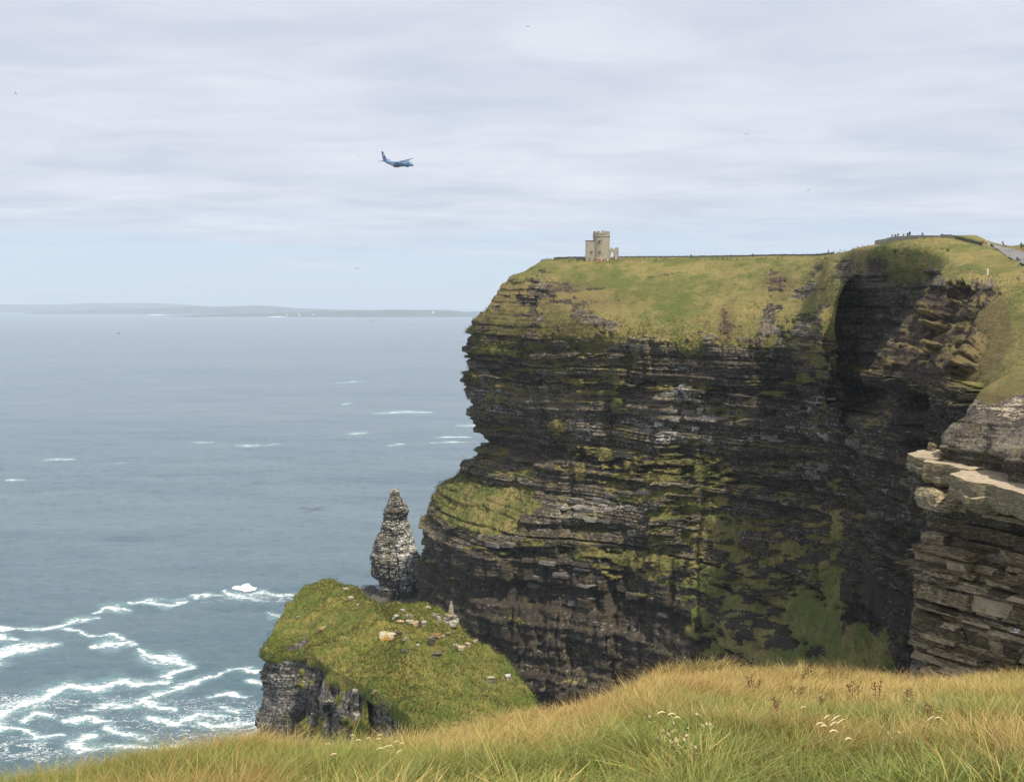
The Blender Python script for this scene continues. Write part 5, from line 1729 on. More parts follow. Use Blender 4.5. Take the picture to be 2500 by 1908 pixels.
def tower():
    g0 = P(1468, 632, 441)
    g, _ = down(HBVH, g0[0], g0[1])
    e = empty('stone_tower', (g0[0], g0[1], g.z - 0.1))
    tag(e, 'old pale stone castle tower with battlements on top of the headland', 'tower')
    R, Ht = 3.28, 10.9
    bm = lathe([(R + 0.12, -2.0), (R + 0.12, 0.5), (R, 0.7), (R, 8.6)], 40)
    bm_obj('tower_wall', bm, M_TOWER, e, False)
    bm = lathe([(R + 0.02, 8.62), (R + 0.16, 8.75), (R + 0.16, 8.98), (R + 0.05, 9.05)], 40)
    bm_obj('string_course', bm, M_TRIM, e)
    pw = bm_obj('parapet_wall', lathe([(R + 0.06, 9.06), (R + 0.06, 10.1)], 40), M_TOWER, e)
    nm = 11
    for k in range(nm):
        a0 = 2 * math.pi * k / nm + 0.1
        bm = bmesh.new()
        n = 4
        ri, ro = R - 0.38, R + 0.06
        aa = [a0 + 0.33 * (j / (n - 1)) for j in range(n)]
        quads = [[bm.verts.new((rad * math.cos(a), rad * math.sin(a), z)) for a in aa] for rad, z in ((ro, 10.11), (ro, 10.9), (ri, 10.9), (ri, 10.11))]
        for i in range(4):
            A, B_ = quads[i], quads[(i + 1) % 4]
            for j in range(n - 1):
                bm.faces.new((A[j], A[j + 1], B_[j + 1], B_[j]))
        bm.faces.new([q_[0] for q_ in quads])
        bm.faces.new([q_[-1] for q_ in reversed(quads)])
        bm_obj('merlon', bm, M_TOWER, pw)
    # drain slits under the parapet
    for dx in (-1.55, -0.7, 0.15, 1.05, 1.9):
        bm = bmesh.new()
        yy = -math.sqrt((R + 0.06) ** 2 - dx * dx)
        bm_box(bm, dx - 0.11, dx + 0.11, yy - 0.07, yy + 0.25, 9.45, 9.95)
        bm_obj('loophole', bm, M_GLASS, e)
    # annexe on the left
    bm = bmesh.new()
    bm_box(bm, -6.15, -2.7, -1.7, 1.9, -2.0, 7.05)
    bm_obj('annexe_wall', bm, M_TOWER, e)
    bm = bmesh.new()
    bm_box(bm, -6.27, -2.72, -1.82, 2.02, 7.06, 7.36)
    bm_obj('annexe_coping', bm, M_FLAG, e)

    def window(x, y, z, w, h):
        bm = bmesh.new()
        t = 0.16
        for (x0, x1, z0, z1) in ((-w / 2 - t, w / 2 + t, h, h + t), (-w / 2 - t, w / 2 + t, -t, 0), (-w / 2 - t, -w / 2, 0, h), (w / 2, w / 2 + t, 0, h)):
            bm_box(bm, x + x0, x + x1, y - 0.14, y + 0.3, z + z0, z + z1)
        bm_box(bm, x - w / 2 - 0.3, x + w / 2 + 0.3, y - 0.22, y + 0.2, z + h + t + 0.005, z + h + t + 0.17)   # hood mould
        f = bm_obj('window_frame', bm, M_TRIM, e)
        bm = bmesh.new()
        bm_box(bm, x - w / 2 + 0.004, x + w / 2 - 0.004, y - 0.03, y + 0.28, z + 0.004, z + h - 0.004)
        bm_obj('pane', bm, M_GLASS, f)
        bm = bmesh.new()
        bm_box(bm, x - 0.05, x + 0.05, y - 0.1, y - 0.034, z + 0.004, z + h - 0.004)
        bm_obj('mullion', bm, M_TRIM, f)
    window(-0.85, -R + 0.10, 6.05, 0.85, 1.0)
    window(-0.85, -R + 0.10, 2.1, 0.55, 0.85)
    window(-4.0, -1.72, 2.3, 0.5, 0.6)
    # gateway wall on the right
    bm = bmesh.new()
    x0, x1, d0, d1, zt = 3.0, 6.1, -1.5, -0.8, 3.9
    ax0, ax1, sp = 3.62, 4.72, 2.1
    n = 10
    top = [((ax0 + ax1) / 2 - (ax1 - ax0) / 2 * math.cos(math.pi * i / n), sp + (ax1 - ax0) / 2 * 1.15 * math.sin(math.pi * i / n)) for i in range(n + 1)]
    ring = [(x0, -2), (ax0, -2)] + top + [(ax1, -2), (x1, -2), (x1, zt), (x0, zt)]
    fr = [bm.verts.new((x, d0, z)) for x, z in ring]
    bk = [bm.verts.new((x, d1, z)) for x, z in ring]
    m_ = len(ring)
    # triangulate front and back as an arch: left pier, spandrels, right pier
    for vs, flip in ((fr, False), (bk, True)):
        tl, tr_ = vs[-1], vs[-2]
        faces = [[vs[0], vs[1], vs[2], tl]]
        for i in range(2, 2 + n):
            mid = i - 2 < n / 2
            faces.append([vs[i], vs[i + 1], tl if mid else tr_])
        faces.append([vs[2 + n // 2], tr_, tl])
        faces.append([vs[2 + n], vs[3 + n], vs[4 + n], tr_])
        for f in faces:
            try:
                bm.faces.new(f if not flip else list(reversed(f)))
            except ValueError:
                pass
    for i in range(m_):
        bm.faces.new((fr[i], fr[(i + 1) % m_], bk[(i + 1) % m_], bk[i]))
    gw = bm_obj('gateway_wall', bm, M_TOWER, e)
    for xa, xb in ((3.55, 4.45), (5.25, 6.1)):
        bm = bmesh.new()
        bm_box(bm, xa, xb, d0 + 0.004, d1 - 0.004, 3.905, 4.5)
        bm_obj('merlon', bm, M_TOWER, gw)
    bm = bmesh.new()
    bm_box(bm, x1 - 0.01 + 0.02, x1 + 0.62, d0 - 0.1, d1 + 0.5, -2, 4.65)
    bm_obj('gate_pier', bm, M_TOWER, gw)
    return e


TOW = tower()
TL = TOW.location


# ------------------------------------------------------------------ flagstone walls on the skyline, platform and path
def wall_line(pts, hgt, label, name='flagstone_wall', m=None, step=1.1):
    """upright flags set edge to edge along the ground; pts are (x, y) plan"""
    bm = bmesh.new()
    r_ = random.Random(len(pts) * 7 + int(abs(pts[0][0])))
    for (xa, ya), (xb, yb) in zip(pts[:-1], pts[1:]):
        L = math.hypot(xb - xa, yb - ya)
        n = max(1, int(L / step))
        a = math.atan2(yb - ya, xb - xa)
        for k in range(n):
            t = (k + 0.5) / n
            x, y = xa + (xb - xa) * t, ya + (yb - ya) * t
            g, _ = down(HBVH, x, y)
            if g is None:
                continue
            M_ = Matrix.Translation((x, y, g.z)) @ Matrix.Rotation(a, 4, 'Z') @ Matrix.Rotation(r_.uniform(-0.03, 0.03), 4, 'Y')
            w = L / n * 0.5 * 0.96
            bm_box(bm, -w, w, -0.06, 0.06, -0.5, hgt * r_.uniform(0.88, 1.1), M_)
    o = bm_obj(name, bm, m or M_FLAG)
    tag(o, label, 'wall')
    return o


crest = []
for x in np.linspace(1352, 1428, 12):
    crest.append(tuple(P(x, 634, 455 - (x - 1352) * 0.12)[:2]))
wall_line(crest, 0.75, 'low dark flagstone wall on the skyline left of the tower')
crest = []
for x in np.linspace(1512, 2036, 40):
    D = np.interp(x, [1512, 1620, 1770, 1905, 1992, 2040], [445, 440, 428, 412, 398, 372])
    crest.append(tuple(P(x, 630, D)[:2]))
wall_line(crest, 0.6, 'long low dark flagstone wall along the skyline right of the tower')
crest = []
for x in np.linspace(2296, 2400, 16):
    D = np.interp(x, [2296, 2330, 2362, 2400], [262, 262, 258, 254])
    crest.append(tuple(P(x, 590, D)[:2]))
wall_line(crest, 0.8, 'dark flagstone wall over the hump right of the platform')


def platform():
    # a curved retaining wall with people looking over it
    xs = np.linspace(2166, 2306, 22)
    D = np.interp(xs, [2098, 2168, 2235, 2305], [315, 285.5, 272.5, 264.5])
    yt = np.interp(xs, [2166, 2180, 2215, 2240, 2306], [582, 579.5, 576.5, 575.5, 576.5])
    e = empty('viewing_platform', tuple(P(2236, 590, 273)))
    tag(e, 'curved pale stone viewing platform wall on the hilltop', 'platform')
    L = e.location
    bm = bmesh.new()
    rows = []
    for x, d, y in zip(xs, D, yt):
        t = Vector(P(x, y, d)) - L
        rows.append([bm.verts.new((t.x, t.y, -5)), bm.verts.new((t.x, t.y, t.z)), bm.verts.new((t.x + 0.05, t.y + 0.5, t.z)), bm.verts.new((t.x + 0.05, t.y + 0.5, -5))])
    for a, b in zip(rows[:-1], rows[1:]):
        for k in range(3):
            bm.faces.new((a[k], b[k], b[k + 1], a[k + 1]))
    bm.faces.new(rows[0])
    bm.faces.new(rows[-1])
    bm_obj('retaining_wall', bm, M_PLAT, e)
    bm = bmesh.new()
    rows = []
    for x, d, y in zip(xs, D, yt):
        t = Vector(P(x, y, d)) - L
        rows.append([bm.verts.new((t.x + dx, t.y + dy, t.z + dz)) for dx, dy, dz in ((0, -0.08, 0.004), (0, -0.08, 0.13), (0.05, 0.58, 0.13), (0.05, 0.58, 0.004))])
    for a, b in zip(rows[:-1], rows[1:]):
        for k in range(4):
            bm.faces.new((a[k], b[k], b[(k + 1) % 4], a[(k + 1) % 4]))
    bm.faces.new(rows[0])
    bm.faces.new(rows[-1])
    bm_obj('coping', bm, M_TRIM, e)
    # left return of the wall
    t = Vector(P(xs[0], yt[0], D[0])) - L
    bm = bmesh.new()
    bm_box(bm, t.x - 0.25, t.x - 0.01, t.y, t.y + 9, -5, t.z)
    bm_obj('return_wall', bm, M_PLAT, e)
    # deck behind
    bm = bmesh.new()
    c = [Vector(P(x, y, d + 0.6)) - L for x, d, y in zip(xs, D, yt)]
    vs = [bm.verts.new((v.x, v.y, v.z - 0.75)) for v in c] + [bm.verts.new((v.x + 0.5, v.y + 9, v.z - 0.75)) for v in reversed(c)]
    bm.faces.new(vs)
    bm_obj('deck', bm, M_FLAG, e)
    return [(Vector(P(x, y, d + 1.2)), x) for x, d, y in zip(xs, D, yt)]


platform()

M_PATH = None


def path():
    m, nt, b, o_ = mat('asphalt_path')
    t = nd(nt, 'ShaderNodeTexCoord')
    n = noise(nt, t.outputs['Object'], 0.5, 5, 0.6)
    link(nt, mixc(nt, n, (0.13, 0.13, 0.135), (0.21, 0.205, 0.20)), b.inputs['Base Color'])
    b.inputs['Roughness'].default_value = 0.9
    left = [(2420, 600), (2428, 606), (2440, 613), (2455, 624), (2472, 633), (2490, 642), (2520, 656), (2560, 672)]
    right = [(2424, 598), (2434, 600), (2452, 604), (2470, 608), (2488, 613), (2506, 620), (2540, 634), (2590, 652)]
    V = []
    for (xa, ya), (xb, yb) in zip(left, right):
        row = []
        for t_ in np.linspace(0, 1, 7):
            p_, n_ = on(HBVH, xa + (xb - xa) * t_, ya + (yb - ya) * t_)
            row.append(p_ if p_ is not None else None)
        V.append(row)
    good = [r for r in V if all(p_ is not None for p_ in r)]
    A = np.array([[[p_.x, p_.y, p_.z + 0.12] for p_ in r] for r in good])
    A, _ = crom(A, [6] * (len(A) - 1))
    o = new_obj('path', np_mesh('path', A, grid_faces(A.shape[0], A.shape[1])), m)
    tag(o, 'grey tarmac footpath climbing the hill at the right edge', None, None, 'structure')


path()


# ------------------------------------------------------------------ people
def person_mesh(name, pose):
    """one continuous body grown on a skeleton; the figure is 1.72 m tall and faces -Y"""
    J = {'pelvis': (0, 0, .93, .135), 'waist': (0, 0.01, 1.08, .125), 'chest': (0, 0, 1.30, .15), 'neck': (0, 0, 1.475, .055), 'jaw': (0, -.015, 1.56, .078), 'head': (0, -.005, 1.66, .085), 'nose': (0, -.085, 1.60, .018)}
    E = [('pelvis', 'waist'), ('waist', 'chest'), ('chest', 'neck'), ('neck', 'jaw'), ('jaw', 'head'), ('jaw', 'nose')]
    if pose == 'walk':
        leg = {1: [(.10, -.02, .90, .10), (.10, -.20, .50, .075), (.10, -.26, .08, .05), (.10, -.42, .05, .04)], -1: [(-.10, .02, .90, .10), (-.10, .10, .50, .075), (-.10, .34, .16, .05), (-.10, .22, .04, .04)]}
        arm = {1: [(.21, 0, 1.40, .065), (.25, .14, 1.14, .05), (.24, .05, .92, .038), (.24, .02, .84, .035)], -1: [(-.21, 0, 1.40, .065), (-.25, -.10, 1.14, .05), (-.23, -.26, .98, .038), (-.22, -.33, .94, .035)]}
    elif pose == 'sit':
        for k in ('pelvis', 'waist', 'chest', 'neck', 'jaw', 'head', 'nose'):
            x, y, z, r_ = J[k]
            J[k] = (x, y, z - 0.78, r_)
        leg = {s: [(s * .10, -.05, .13, .10), (s * .12, -.42, .30, .075), (s * .12, -.62, .07, .05), (s * .12, -.76, .05, .04)] for s in (1, -1)}
        arm = {s: [(s * .21, 0, .62, .065), (s * .26, -.12, .38, .05), (s * .18, -.34, .34, .038), (s * .14, -.42, .33, .035)] for s in (1, -1)}
    else:
        leg = {s: [(s * .10, 0, .90, .10), (s * .11, -.01, .50, .075), (s * .11, .02, .08, .05), (s * .12, -.14, .05, .04)] for s in (1, -1)}
        if pose == 'photo':
            arm = {s: [(s * .21, 0, 1.40, .065), (s * .27, -.16, 1.24, .05), (s * .12, -.30, 1.46, .038), (s * .06, -.33, 1.53, .035)] for s in (1, -1)}
        else:
            arm = {s: [(s * .21, 0, 1.40, .065), (s * .25, .02, 1.13, .05), (s * .25, -.06, .90, .038), (s * .24, -.08, .82, .035)] for s in (1, -1)}
    names = list(J)
    co = [J[k] for k in names]
    ed = [(names.index(a), names.index(b)) for a, b in E]
    for s in (1, -1):
        i0 = len(co)
        co += leg[s]
        ed += [(names.index('pelvis'), i0), (i0, i0 + 1), (i0 + 1, i0 + 2), (i0 + 2, i0 + 3)]
        i0 = len(co)
        co += arm[s]
        ed += [(names.index('chest'), i0), (i0, i0 + 1), (i0 + 1, i0 + 2), (i0 + 2, i0 + 3)]
    me = bpy.data.meshes.new(name + '_skeleton')
    me.from_pydata([c[:3] for c in co], ed, [])
    o = bpy.data.objects.new(name + '_skeleton', me)
    COL.objects.link(o)
    md = o.modifiers.new('skin', 'SKIN')
    sv = me.skin_vertices[0].data
    for i, c in enumerate(co):
        sv[i].radius = (c[3], c[3])
        sv[i].use_root = (i == 0)
    o.modifiers.new('sub', 'SUBSURF').levels = 1
    dg = bpy.context.evaluated_depsgraph_get()
    out = bpy.data.meshes.new_from_object(o.evaluated_get(dg))
    out.name = name
    bpy.data.objects.remove(o)
    for p_ in out.polygons:
        p_.use_smooth = True
    return out


BODY = {k: person_mesh('person_' + k, k) for k in ('stand', 'walk', 'photo', 'sit')}


def outfit(i, jacket, trousers, hair=(0.05, 0.035, 0.025), drop=0.0):
    m, nt, b, o_ = mat('outfit_%d' % i)
    t = nd(nt, 'ShaderNodeTexCoord')
    sp = nd(nt, 'ShaderNodeSeparateXYZ', i_0=t.outputs['Object'])
    r_ = nd(nt, 'ShaderNodeValToRGB')
    link(nt, mth(nt, 'DIVIDE', mth(nt, 'ADD', sp.outputs[2], drop), 1.8), r_.inputs[0])
    cr_ = r_.color_ramp
    cr_.interpolation = 'CONSTANT'
    cr_.elements[0].position, cr_.elements[0].color = 0.0, (0.04, 0.035, 0.03, 1)
    cr_.elements[1].position, cr_.elements[1].color = 0.055, (*trousers, 1)
    for pos, c in ((0.53, jacket), (0.835, (0.55, 0.36, 0.27)), (0.935, hair)):
        e_ = cr_.elements.new(pos)
        e_.color = (*c, 1)
    link(nt, r_.outputs[0], b.inputs['Base Color'])
    b.inputs['Roughness'].default_value = 0.85
    return m


CL = {'red': (0.42, 0.07, 0.06), 'pink': (0.62, 0.28, 0.30), 'navy': (0.03, 0.04, 0.10), 'white': (0.7, 0.7, 0.68), 'black': (0.03, 0.03, 0.032), 'teal': (0.03, 0.10, 0.10), 'purple': (0.09, 0.045, 0.20), 'grey': (0.22, 0.22, 0.23), 'brown': (0.20, 0.10, 0.05), 'orange': (0.55, 0.20, 0.07), 'blue': (0.08, 0.15, 0.35)}
OUT = {}


def person(loc, pose, jacket, trousers, face, label, group, scale=1.0):
    key = (jacket, trousers, pose == 'sit')
    if key not in OUT:
        OUT[key] = outfit(len(OUT), CL[jacket], CL[trousers], drop=0.78 if pose == 'sit' else 0.0)
    me = BODY[pose]
    o = bpy.data.objects.new('person', me)
    COL.objects.link(o)
    if len(me.materials) == 0:
        me.materials.append(OUT[key])
    o.material_slots[0].link = 'OBJECT'
    o.material_slots[0].material = OUT[key]
    o.location = loc
    o.rotation_euler = (0, 0, face)
    o.scale = (scale,) * 3
    tag(o, label, 'person', group)
    return o


G1 = 'visitors round the tower'
for dx, dy, pose, j, t, f, lab in [
    (-9.6, -1.2, 'stand', 'black', 'navy', 0.3, 'person in black standing beside the wall left of the tower'),
    (-8.8, -1.0, 'photo', 'navy', 'black', 2.0, 'person in navy holding up a camera left of the tower'),
    (-7.4, -2.0, 'stand', 'blue', 'black', 1.0, 'person in a blue jacket close to the left corner of the tower'),
    (-6.9, -2.4, 'sit', 'navy', 'navy', 0.5, 'person in navy sitting at the left corner of the tower'),
    (-12.6, 0.0, 'stand', 'grey', 'black', 0.4, 'person in grey standing furthest left of the tower'),
    (-5.0, -3.0, 'stand', 'teal', 'navy', 0.2, 'person in dark teal under the small annexe window'),
    (-3.0, -3.3, 'stand', 'brown', 'brown', 0.1, 'person in brown in the corner between annexe and tower'),
    (-1.6, -4.6, 'stand', 'red', 'pink', 0.3, 'person in a red top in front of the tower'),
    (-1.0, -4.4, 'walk', 'pink', 'red', 1.2, 'person in pink walking before the lower tower window'),
    (-0.4, -4.7, 'stand', 'pink', 'pink', -0.4, 'person in pale pink right of the lower tower window'),
    (0.6, -4.5, 'sit', 'black', 'grey', 0.2, 'person in black sitting at the tower foot'),
    (2.2, -4.4, 'sit', 'white', 'navy', 0.1, 'person in white sitting at the tower foot'),
    (2.9, -4.4, 'sit', 'brown', 'grey', 0.4, 'person in brown sitting at the right of the tower foot'),
    (5.0, -2.6, 'stand', 'black', 'navy', 0.9, 'person in black beside the archway'),
    (5.5, -3.2, 'photo', 'white', 'white', 0.7, 'person in white taking a picture by the archway'),
    (6.5, -3.0, 'walk', 'purple', 'navy', 1.5, 'person in purple walking right of the archway'),
    (7.2, -3.2, 'sit', 'pink', 'white', 0.3, 'person in pink and white sitting right of the archway'),
]:
    x, y = TL.x + dx, TL.y + dy
    g, _ = down(HBVH, x, y)
    if g:
        person((x, y, g.z + (0.02)), pose, j, t, f, lab, G1)
for a, j, lab in [(-2.0, 'black', 'person in black on the tower roof, leftmost'), (-1.2, 'grey', 'person in grey on the tower roof, right one')]:
    person((TL.x + 1.1 * math.cos(a) + 0.6, TL.y + 1.8 * math.sin(a), TL.z + 9.75), 'stand', j, 'navy', 0.4, lab, G1, 1.0)
G2 = 'visitors on the viewing platform'
for x, dz, pose, j, lab in [(2178, -1.15, 'photo', 'grey', 'grey-clad person at the left end of the platform'), (2186, -1.25, 'stand', 'navy', 'person in navy second from the left on the platform'), (2192, -1.1, 'photo', 'black', 'person in black raising a camera on the platform'), (2199, -1.25, 'stand', 'white', 'person in white leaning over the platform wall'),
                            (2205, -1.3, 'photo', 'brown', 'person in brown raising a camera in the middle of the platform'), (2216, -1.1, 'stand', 'teal', 'person in dark teal left of the tall one on the platform'), (2221, -0.85, 'stand', 'navy', 'tallest person in navy on the platform'), (2252, -1.15, 'stand', 'blue', 'lone person in blue right on the platform')]:
    D = float(np.interp(x, [2098, 2168, 2235, 2305], [315, 285.5, 272.5, 264.5])) + 1.3
    yt = float(np.interp(x, [2166, 2180, 2215, 2240, 2306], [582, 579.5, 576.5, 575.5, 576.5]))
    v = P(x, yt, D)
    person((v[0], v[1], v[2] + dz + 0.45), pose, j, 'black', 0.2, lab, G2)
G3 = 'walkers on the footpath'
M_BAG = plain('rucksack', (0.02, 0.06, 0.045), 0.8)
for x, y, pose, j, t, f, lab in [(2400, 604, 'walk', 'red', 'orange', 1.3, 'person in a red coat leading the walkers on the crest'), (2410, 602, 'stand', 'white', 'grey', 0.5, 'person in white amid the walkers on the crest'), (2412, 603, 'walk', 'grey', 'white', 0.9, 'person in grey beside the one in white'), (2420, 604, 'sit', 'black', 'navy', 0.5, 'person in black sitting on the crest'),
                                  (2450, 606, 'walk', 'white', 'brown', 1.2, 'person in white with a green rucksack walking up the path'), (2493, 611, 'stand', 'teal', 'black', 0.3, 'person in dark teal on the path at the right edge'), (2499, 616, 'walk', 'brown', 'brown', -1.2, 'person in brown at the very right edge of the picture'), (2483, 637, 'sit', 'purple', 'purple', 0.6, 'person in purple sitting by the path verge')]:
    p_, n_ = on(HBVH, x, y)
    if p_ is None or p_.y > 330:
        c = P(x, y + 4, 246)
        p_, n_ = down(HBVH, c[0], c[1])
    if p_ is None:
        continue
    o = person(p_ + Vector((0, 0, 0.12)), pose, j, t, f, lab, G3)
    if 'rucksack' in lab:
        bm = bmesh.new()
        bmesh.ops.create_cube(bm, size=1)
        bmesh.ops.bevel(bm, geom=bm.edges[:], offset=0.2, segments=2, affect='EDGES')
        bmesh.ops.scale(bm, verts=bm.verts, vec=(0.34, 0.26, 0.52))
        b_ = bm_obj('rucksack', bm, M_BAG, None, True)
        b_.rotation_euler = (0, 0, f)
        b_.location = Vector(o.location) + Matrix.Rotation(f, 3, 'Z') @ Vector((0, 0.26, 1.24))
        tag(b_, 'dark green rucksack on the back of the path walker', 'rucksack')
G4 = 'tiny figures along the skyline'
for x, D, j, lab in [(1687, 430, 'black', 'lone figure on the skyline halfway to the hill'), (1838, 414, 'navy', 'figure in navy on the far skyline near the hill'), (1910, 402, 'grey', 'figure in grey on the far skyline'), (2022, 385, 'red', 'figure in red where the far skyline meets the hill')]:
    c = P(x, 630, D)
    g, _ = down(HBVH, c[0], c[1])
    if g:
        person((g.x, g.y, g.z), 'stand', j, 'black', 0.3, lab, G4)

# a white marker post on the hillside
p_, n_ = on(HBVH, 2411, 672)
if p_ is not None:
    bm = bmesh.new()
    bm_box(bm, -0.09, 0.09, -0.09, 0.09, -0.4, 1.25)
    bmesh.ops.bevel(bm, geom=bm.edges[:], offset=0.03, segments=1, affect='EDGES')
    o = bm_obj('marker_post', bm, M_WHITE, None, False, p_)
    tag(o, 'slim white post in the grass below the footpath', 'post')


# ------------------------------------------------------------------ aeroplane
def aeroplane():
    c = P(972, 401, 640)
    e = empty('aeroplane', tuple(c))
    tag(e, 'grey blue twin propeller transport plane flying over the sea', 'aeroplane')
    mg = plain('plane_paint', (0.12, 0.205, 0.335), 0.45, 0, 0.12, 0.5)
    md = plain('plane_dark_paint', (0.055, 0.085, 0.14), 0.5, 0, 0.1, 0.5)
    mw = plain('plane_marking', (0.85, 0.85, 0.85), 0.5, 0, 0.03)
    mglass = plain('cockpit_glass', (0.02, 0.03, 0.05), 0.12)
    mbel = plain('plane_belly', (0.10, 0.075, 0.07), 0.6)
    # +X nose, +Z up
    sec = [(-10.6, 2.15, .18, .22), (-9.2, 1.95, .55, .55), (-7.2, 1.45, .95, .95), (-5.0, .75, 1.22, 1.25), (-2.8, .15, 1.34, 1.38), (0, 0, 1.36, 1.40), (3.5, 0, 1.36, 1.40), (6.4, 0, 1.34, 1.36), (8.2, -.12, 1.16, 1.14), (9.4, -.34, .86, .80), (10.2, -.52, .48, .46), (10.55, -.60, .14, .14)]
    bm = bmesh.new()
    seg = 20
    rings = [[bm.verts.new((x, ry * math.cos(2 * math.pi * k / seg), z + rz * math.sin(2 * math.pi * k / seg))) for k in range(seg)] for x, z, ry, rz in sec]
    for a, b in zip(rings[:-1], rings[1:]):
        for k in range(seg):
            bm.faces.new((a[k], a[(k + 1) % seg], b[(k + 1) % seg], b[k]))
    bm.faces.new(rings[0])
    bm.faces.new(rings[-1])
    fu = bm_obj('fuselage', bm, mg, e, True)

    def foil(name, pts, thick, axis, m, parent):
        """a slab with a thick leading edge; pts = (lead, trail, span, offset) stations"""
        bm = bmesh.new()
        rr_ = []
        for le, te, s, off in pts:
            ch = le - te
            loop = [(le, 0), (le - .12 * ch, .5), (le - .4 * ch, .42), (te, 0), (le - .4 * ch, -.42), (le - .12 * ch, -.5)]
            ring = []
            for x, t in loop:
                t = t * thick * ch
                ring.append(bm.verts.new((x, s, off + t) if axis == 'y' else (x, t, s)))
            rr_.append(ring)
        for a, b in zip(rr_[:-1], rr_[1:]):
            for k in range(6):
                bm.faces.new((a[k], a[(k + 1) % 6], b[(k + 1) % 6], b[k]))
        bm.faces.new(rr_[0])
        bm.faces.new(rr_[-1])
        return bm_obj(name, bm, m, parent)
    for s in (1, -1):
        w = foil('wing', [(2.6, -.4, 0.0 * s, 1.5), (2.6, -.4, 3.9 * s, 1.5), (2.2, .45, 12.7 * s, 1.75)], .15, 'y', md, e)
        foil('tailplane', [(-7.6, -10.4, 0.2 * s, 2.2), (-8.7, -10.5, 5.2 * s, 2.3)], .11, 'y', md, e)
        bm = bmesh.new()
        st_ = [(0.2, .25, 1.25), (1.2, .55, 1.2), (3.2, .62, 1.12), (4.4, .52, 1.08), (4.9, .25, 1.05)]
        rg = [[bm.verts.new((x, 3.55 * s + r_ * .85 * math.cos(2 * math.pi * k / 14), z + r_ * math.sin(2 * math.pi * k / 14))) for k in range(14)] for x, r_, z in st_]
        for a, b in zip(rg[:-1], rg[1:]):
            for k in range(14):
                bm.faces.new((a[k], a[(k + 1) % 14], b[(k + 1) % 14], b[k]))
        bm.faces.new(rg[0])
        bm.faces.new(rg[-1])
        en = bm_obj('engine', bm, mg, e, True)
        for k in range(4):
            a = k * math.pi / 2 + 0.5
            bm = bmesh.new()
            d = Vector((0, math.cos(a), math.sin(a)))
            t = Vector((0.25, -math.sin(a) * .8, math.cos(a) * .8)).normalized()
            o_ = Vector((4.92, 3.55 * s, 1.05))
            pts = [o_ + d * .1 + t * .08, o_ + d * .9 + t * .17, o_ + d * 1.65 + t * .1, o_ + d * 1.68 - t * .08, o_ + d * .9 - t * .14, o_ + d * .1 - t * .08]
            top_ = [bm.verts.new(v + Vector((.03, 0, 0))) for v in pts]
            bot_ = [bm.verts.new(v - Vector((.03, 0, 0))) for v in pts]
            bm.faces.new(top_)
            bm.faces.new(list(reversed(bot_)))
            for j in range(6):
                bm.faces.new((top_[j], bot_[j], bot_[(j + 1) % 6], top_[(j + 1) % 6]))
            bm_obj('propeller_blade', bm, md, en)
        bm = lathe([(.26, 0), (.2, .3), (.04, .5)], 12)
        bmesh.ops.transform(bm, matrix=Matrix.Translation((4.9, 3.55 * s, 1.05)) @ Matrix.Rotation(math.pi / 2, 4, 'Y'), verts=bm.verts)
        bm_obj('spinner', bm, md, en, True)
        # undercarriage fairing
        bm = bmesh.new()
        bmesh.ops.create_uvsphere(bm, u_segments=14, v_segments=8, radius=1, matrix=Matrix.Translation((-.2, 1.2 * s, -1.05)) @ Matrix.Diagonal((2.7, .45, .62, 1)))
        bm_obj('undercarriage_fairing', bm, mbel, e, True)
        bm = bmesh.new()
        bmesh.ops.create_cone(bm, segments=16, radius1=.42, radius2=.42, depth=.02, cap_ends=True, matrix=Matrix.Translation((-3.2, 1.345 * s, .25)) @ Matrix.Rotation(math.pi / 2, 4, 'X'))
        bm_obj('roundel', bm, mw, e)
        for k, x in enumerate((7.3, 7.9, 8.45)):
            bm = bmesh.new()
            yy = (1.30, 1.22, 1.08)[k]
            bm_box(bm, x - .2, x + .2, s * (yy - .1) - .04, s * (yy - .1) + .04, .32, .72)
            bm_obj('cockpit_window', bm, mglass, fu)
    fin = foil('tail_fin', [(-6.4, -10.0, 1.6, 0), (-7.3, -10.2, 2.6, 0), (-9.55, -10.9, 7.3, 0)], .10, 'z', mg, e)
    bm = bmesh.new()
    bm_box(bm, -9.6, -8.95, -.24, .24, 5.0, 6.0)
    bm_obj('fin_emblem', bm, mw, fin)
    bm = bmesh.new()
    bmesh.ops.create_uvsphere(bm, u_segments=14, v_segments=8, radius=1, matrix=Matrix.Translation((6.2, 0, -1.35)) @ Matrix.Diagonal((1.0, .5, .42, 1)))
    bm_obj('belly_radome', bm, mbel, e, True)
    bm = bmesh.new()
    bm_tube(bm, [(9.9, 0, -.8), (9.85, 0, -1.2), (9.75, 0, -1.7)], [.14, .12, .07], 8)
    bm_obj('nose_probe', bm, md, e)
    nose = Vector((math.cos(0.5), -math.sin(0.5), -0.05)).normalized()
    left = Vector((0.30, 0.80, 0.20))
    left = (left - nose * left.dot(nose)).normalized()
    upv = nose.cross(left)
    e.rotation_euler = Matrix((nose, left, upv)).transposed().to_euler()
    return e


aeroplane()


# ------------------------------------------------------------------ birds
M_BIRD = plain('gull_grey', (0.16, 0.16, 0.17), 0.8)
M_BIRDW = plain('gull_white', (0.75, 0.75, 0.74), 0.8)


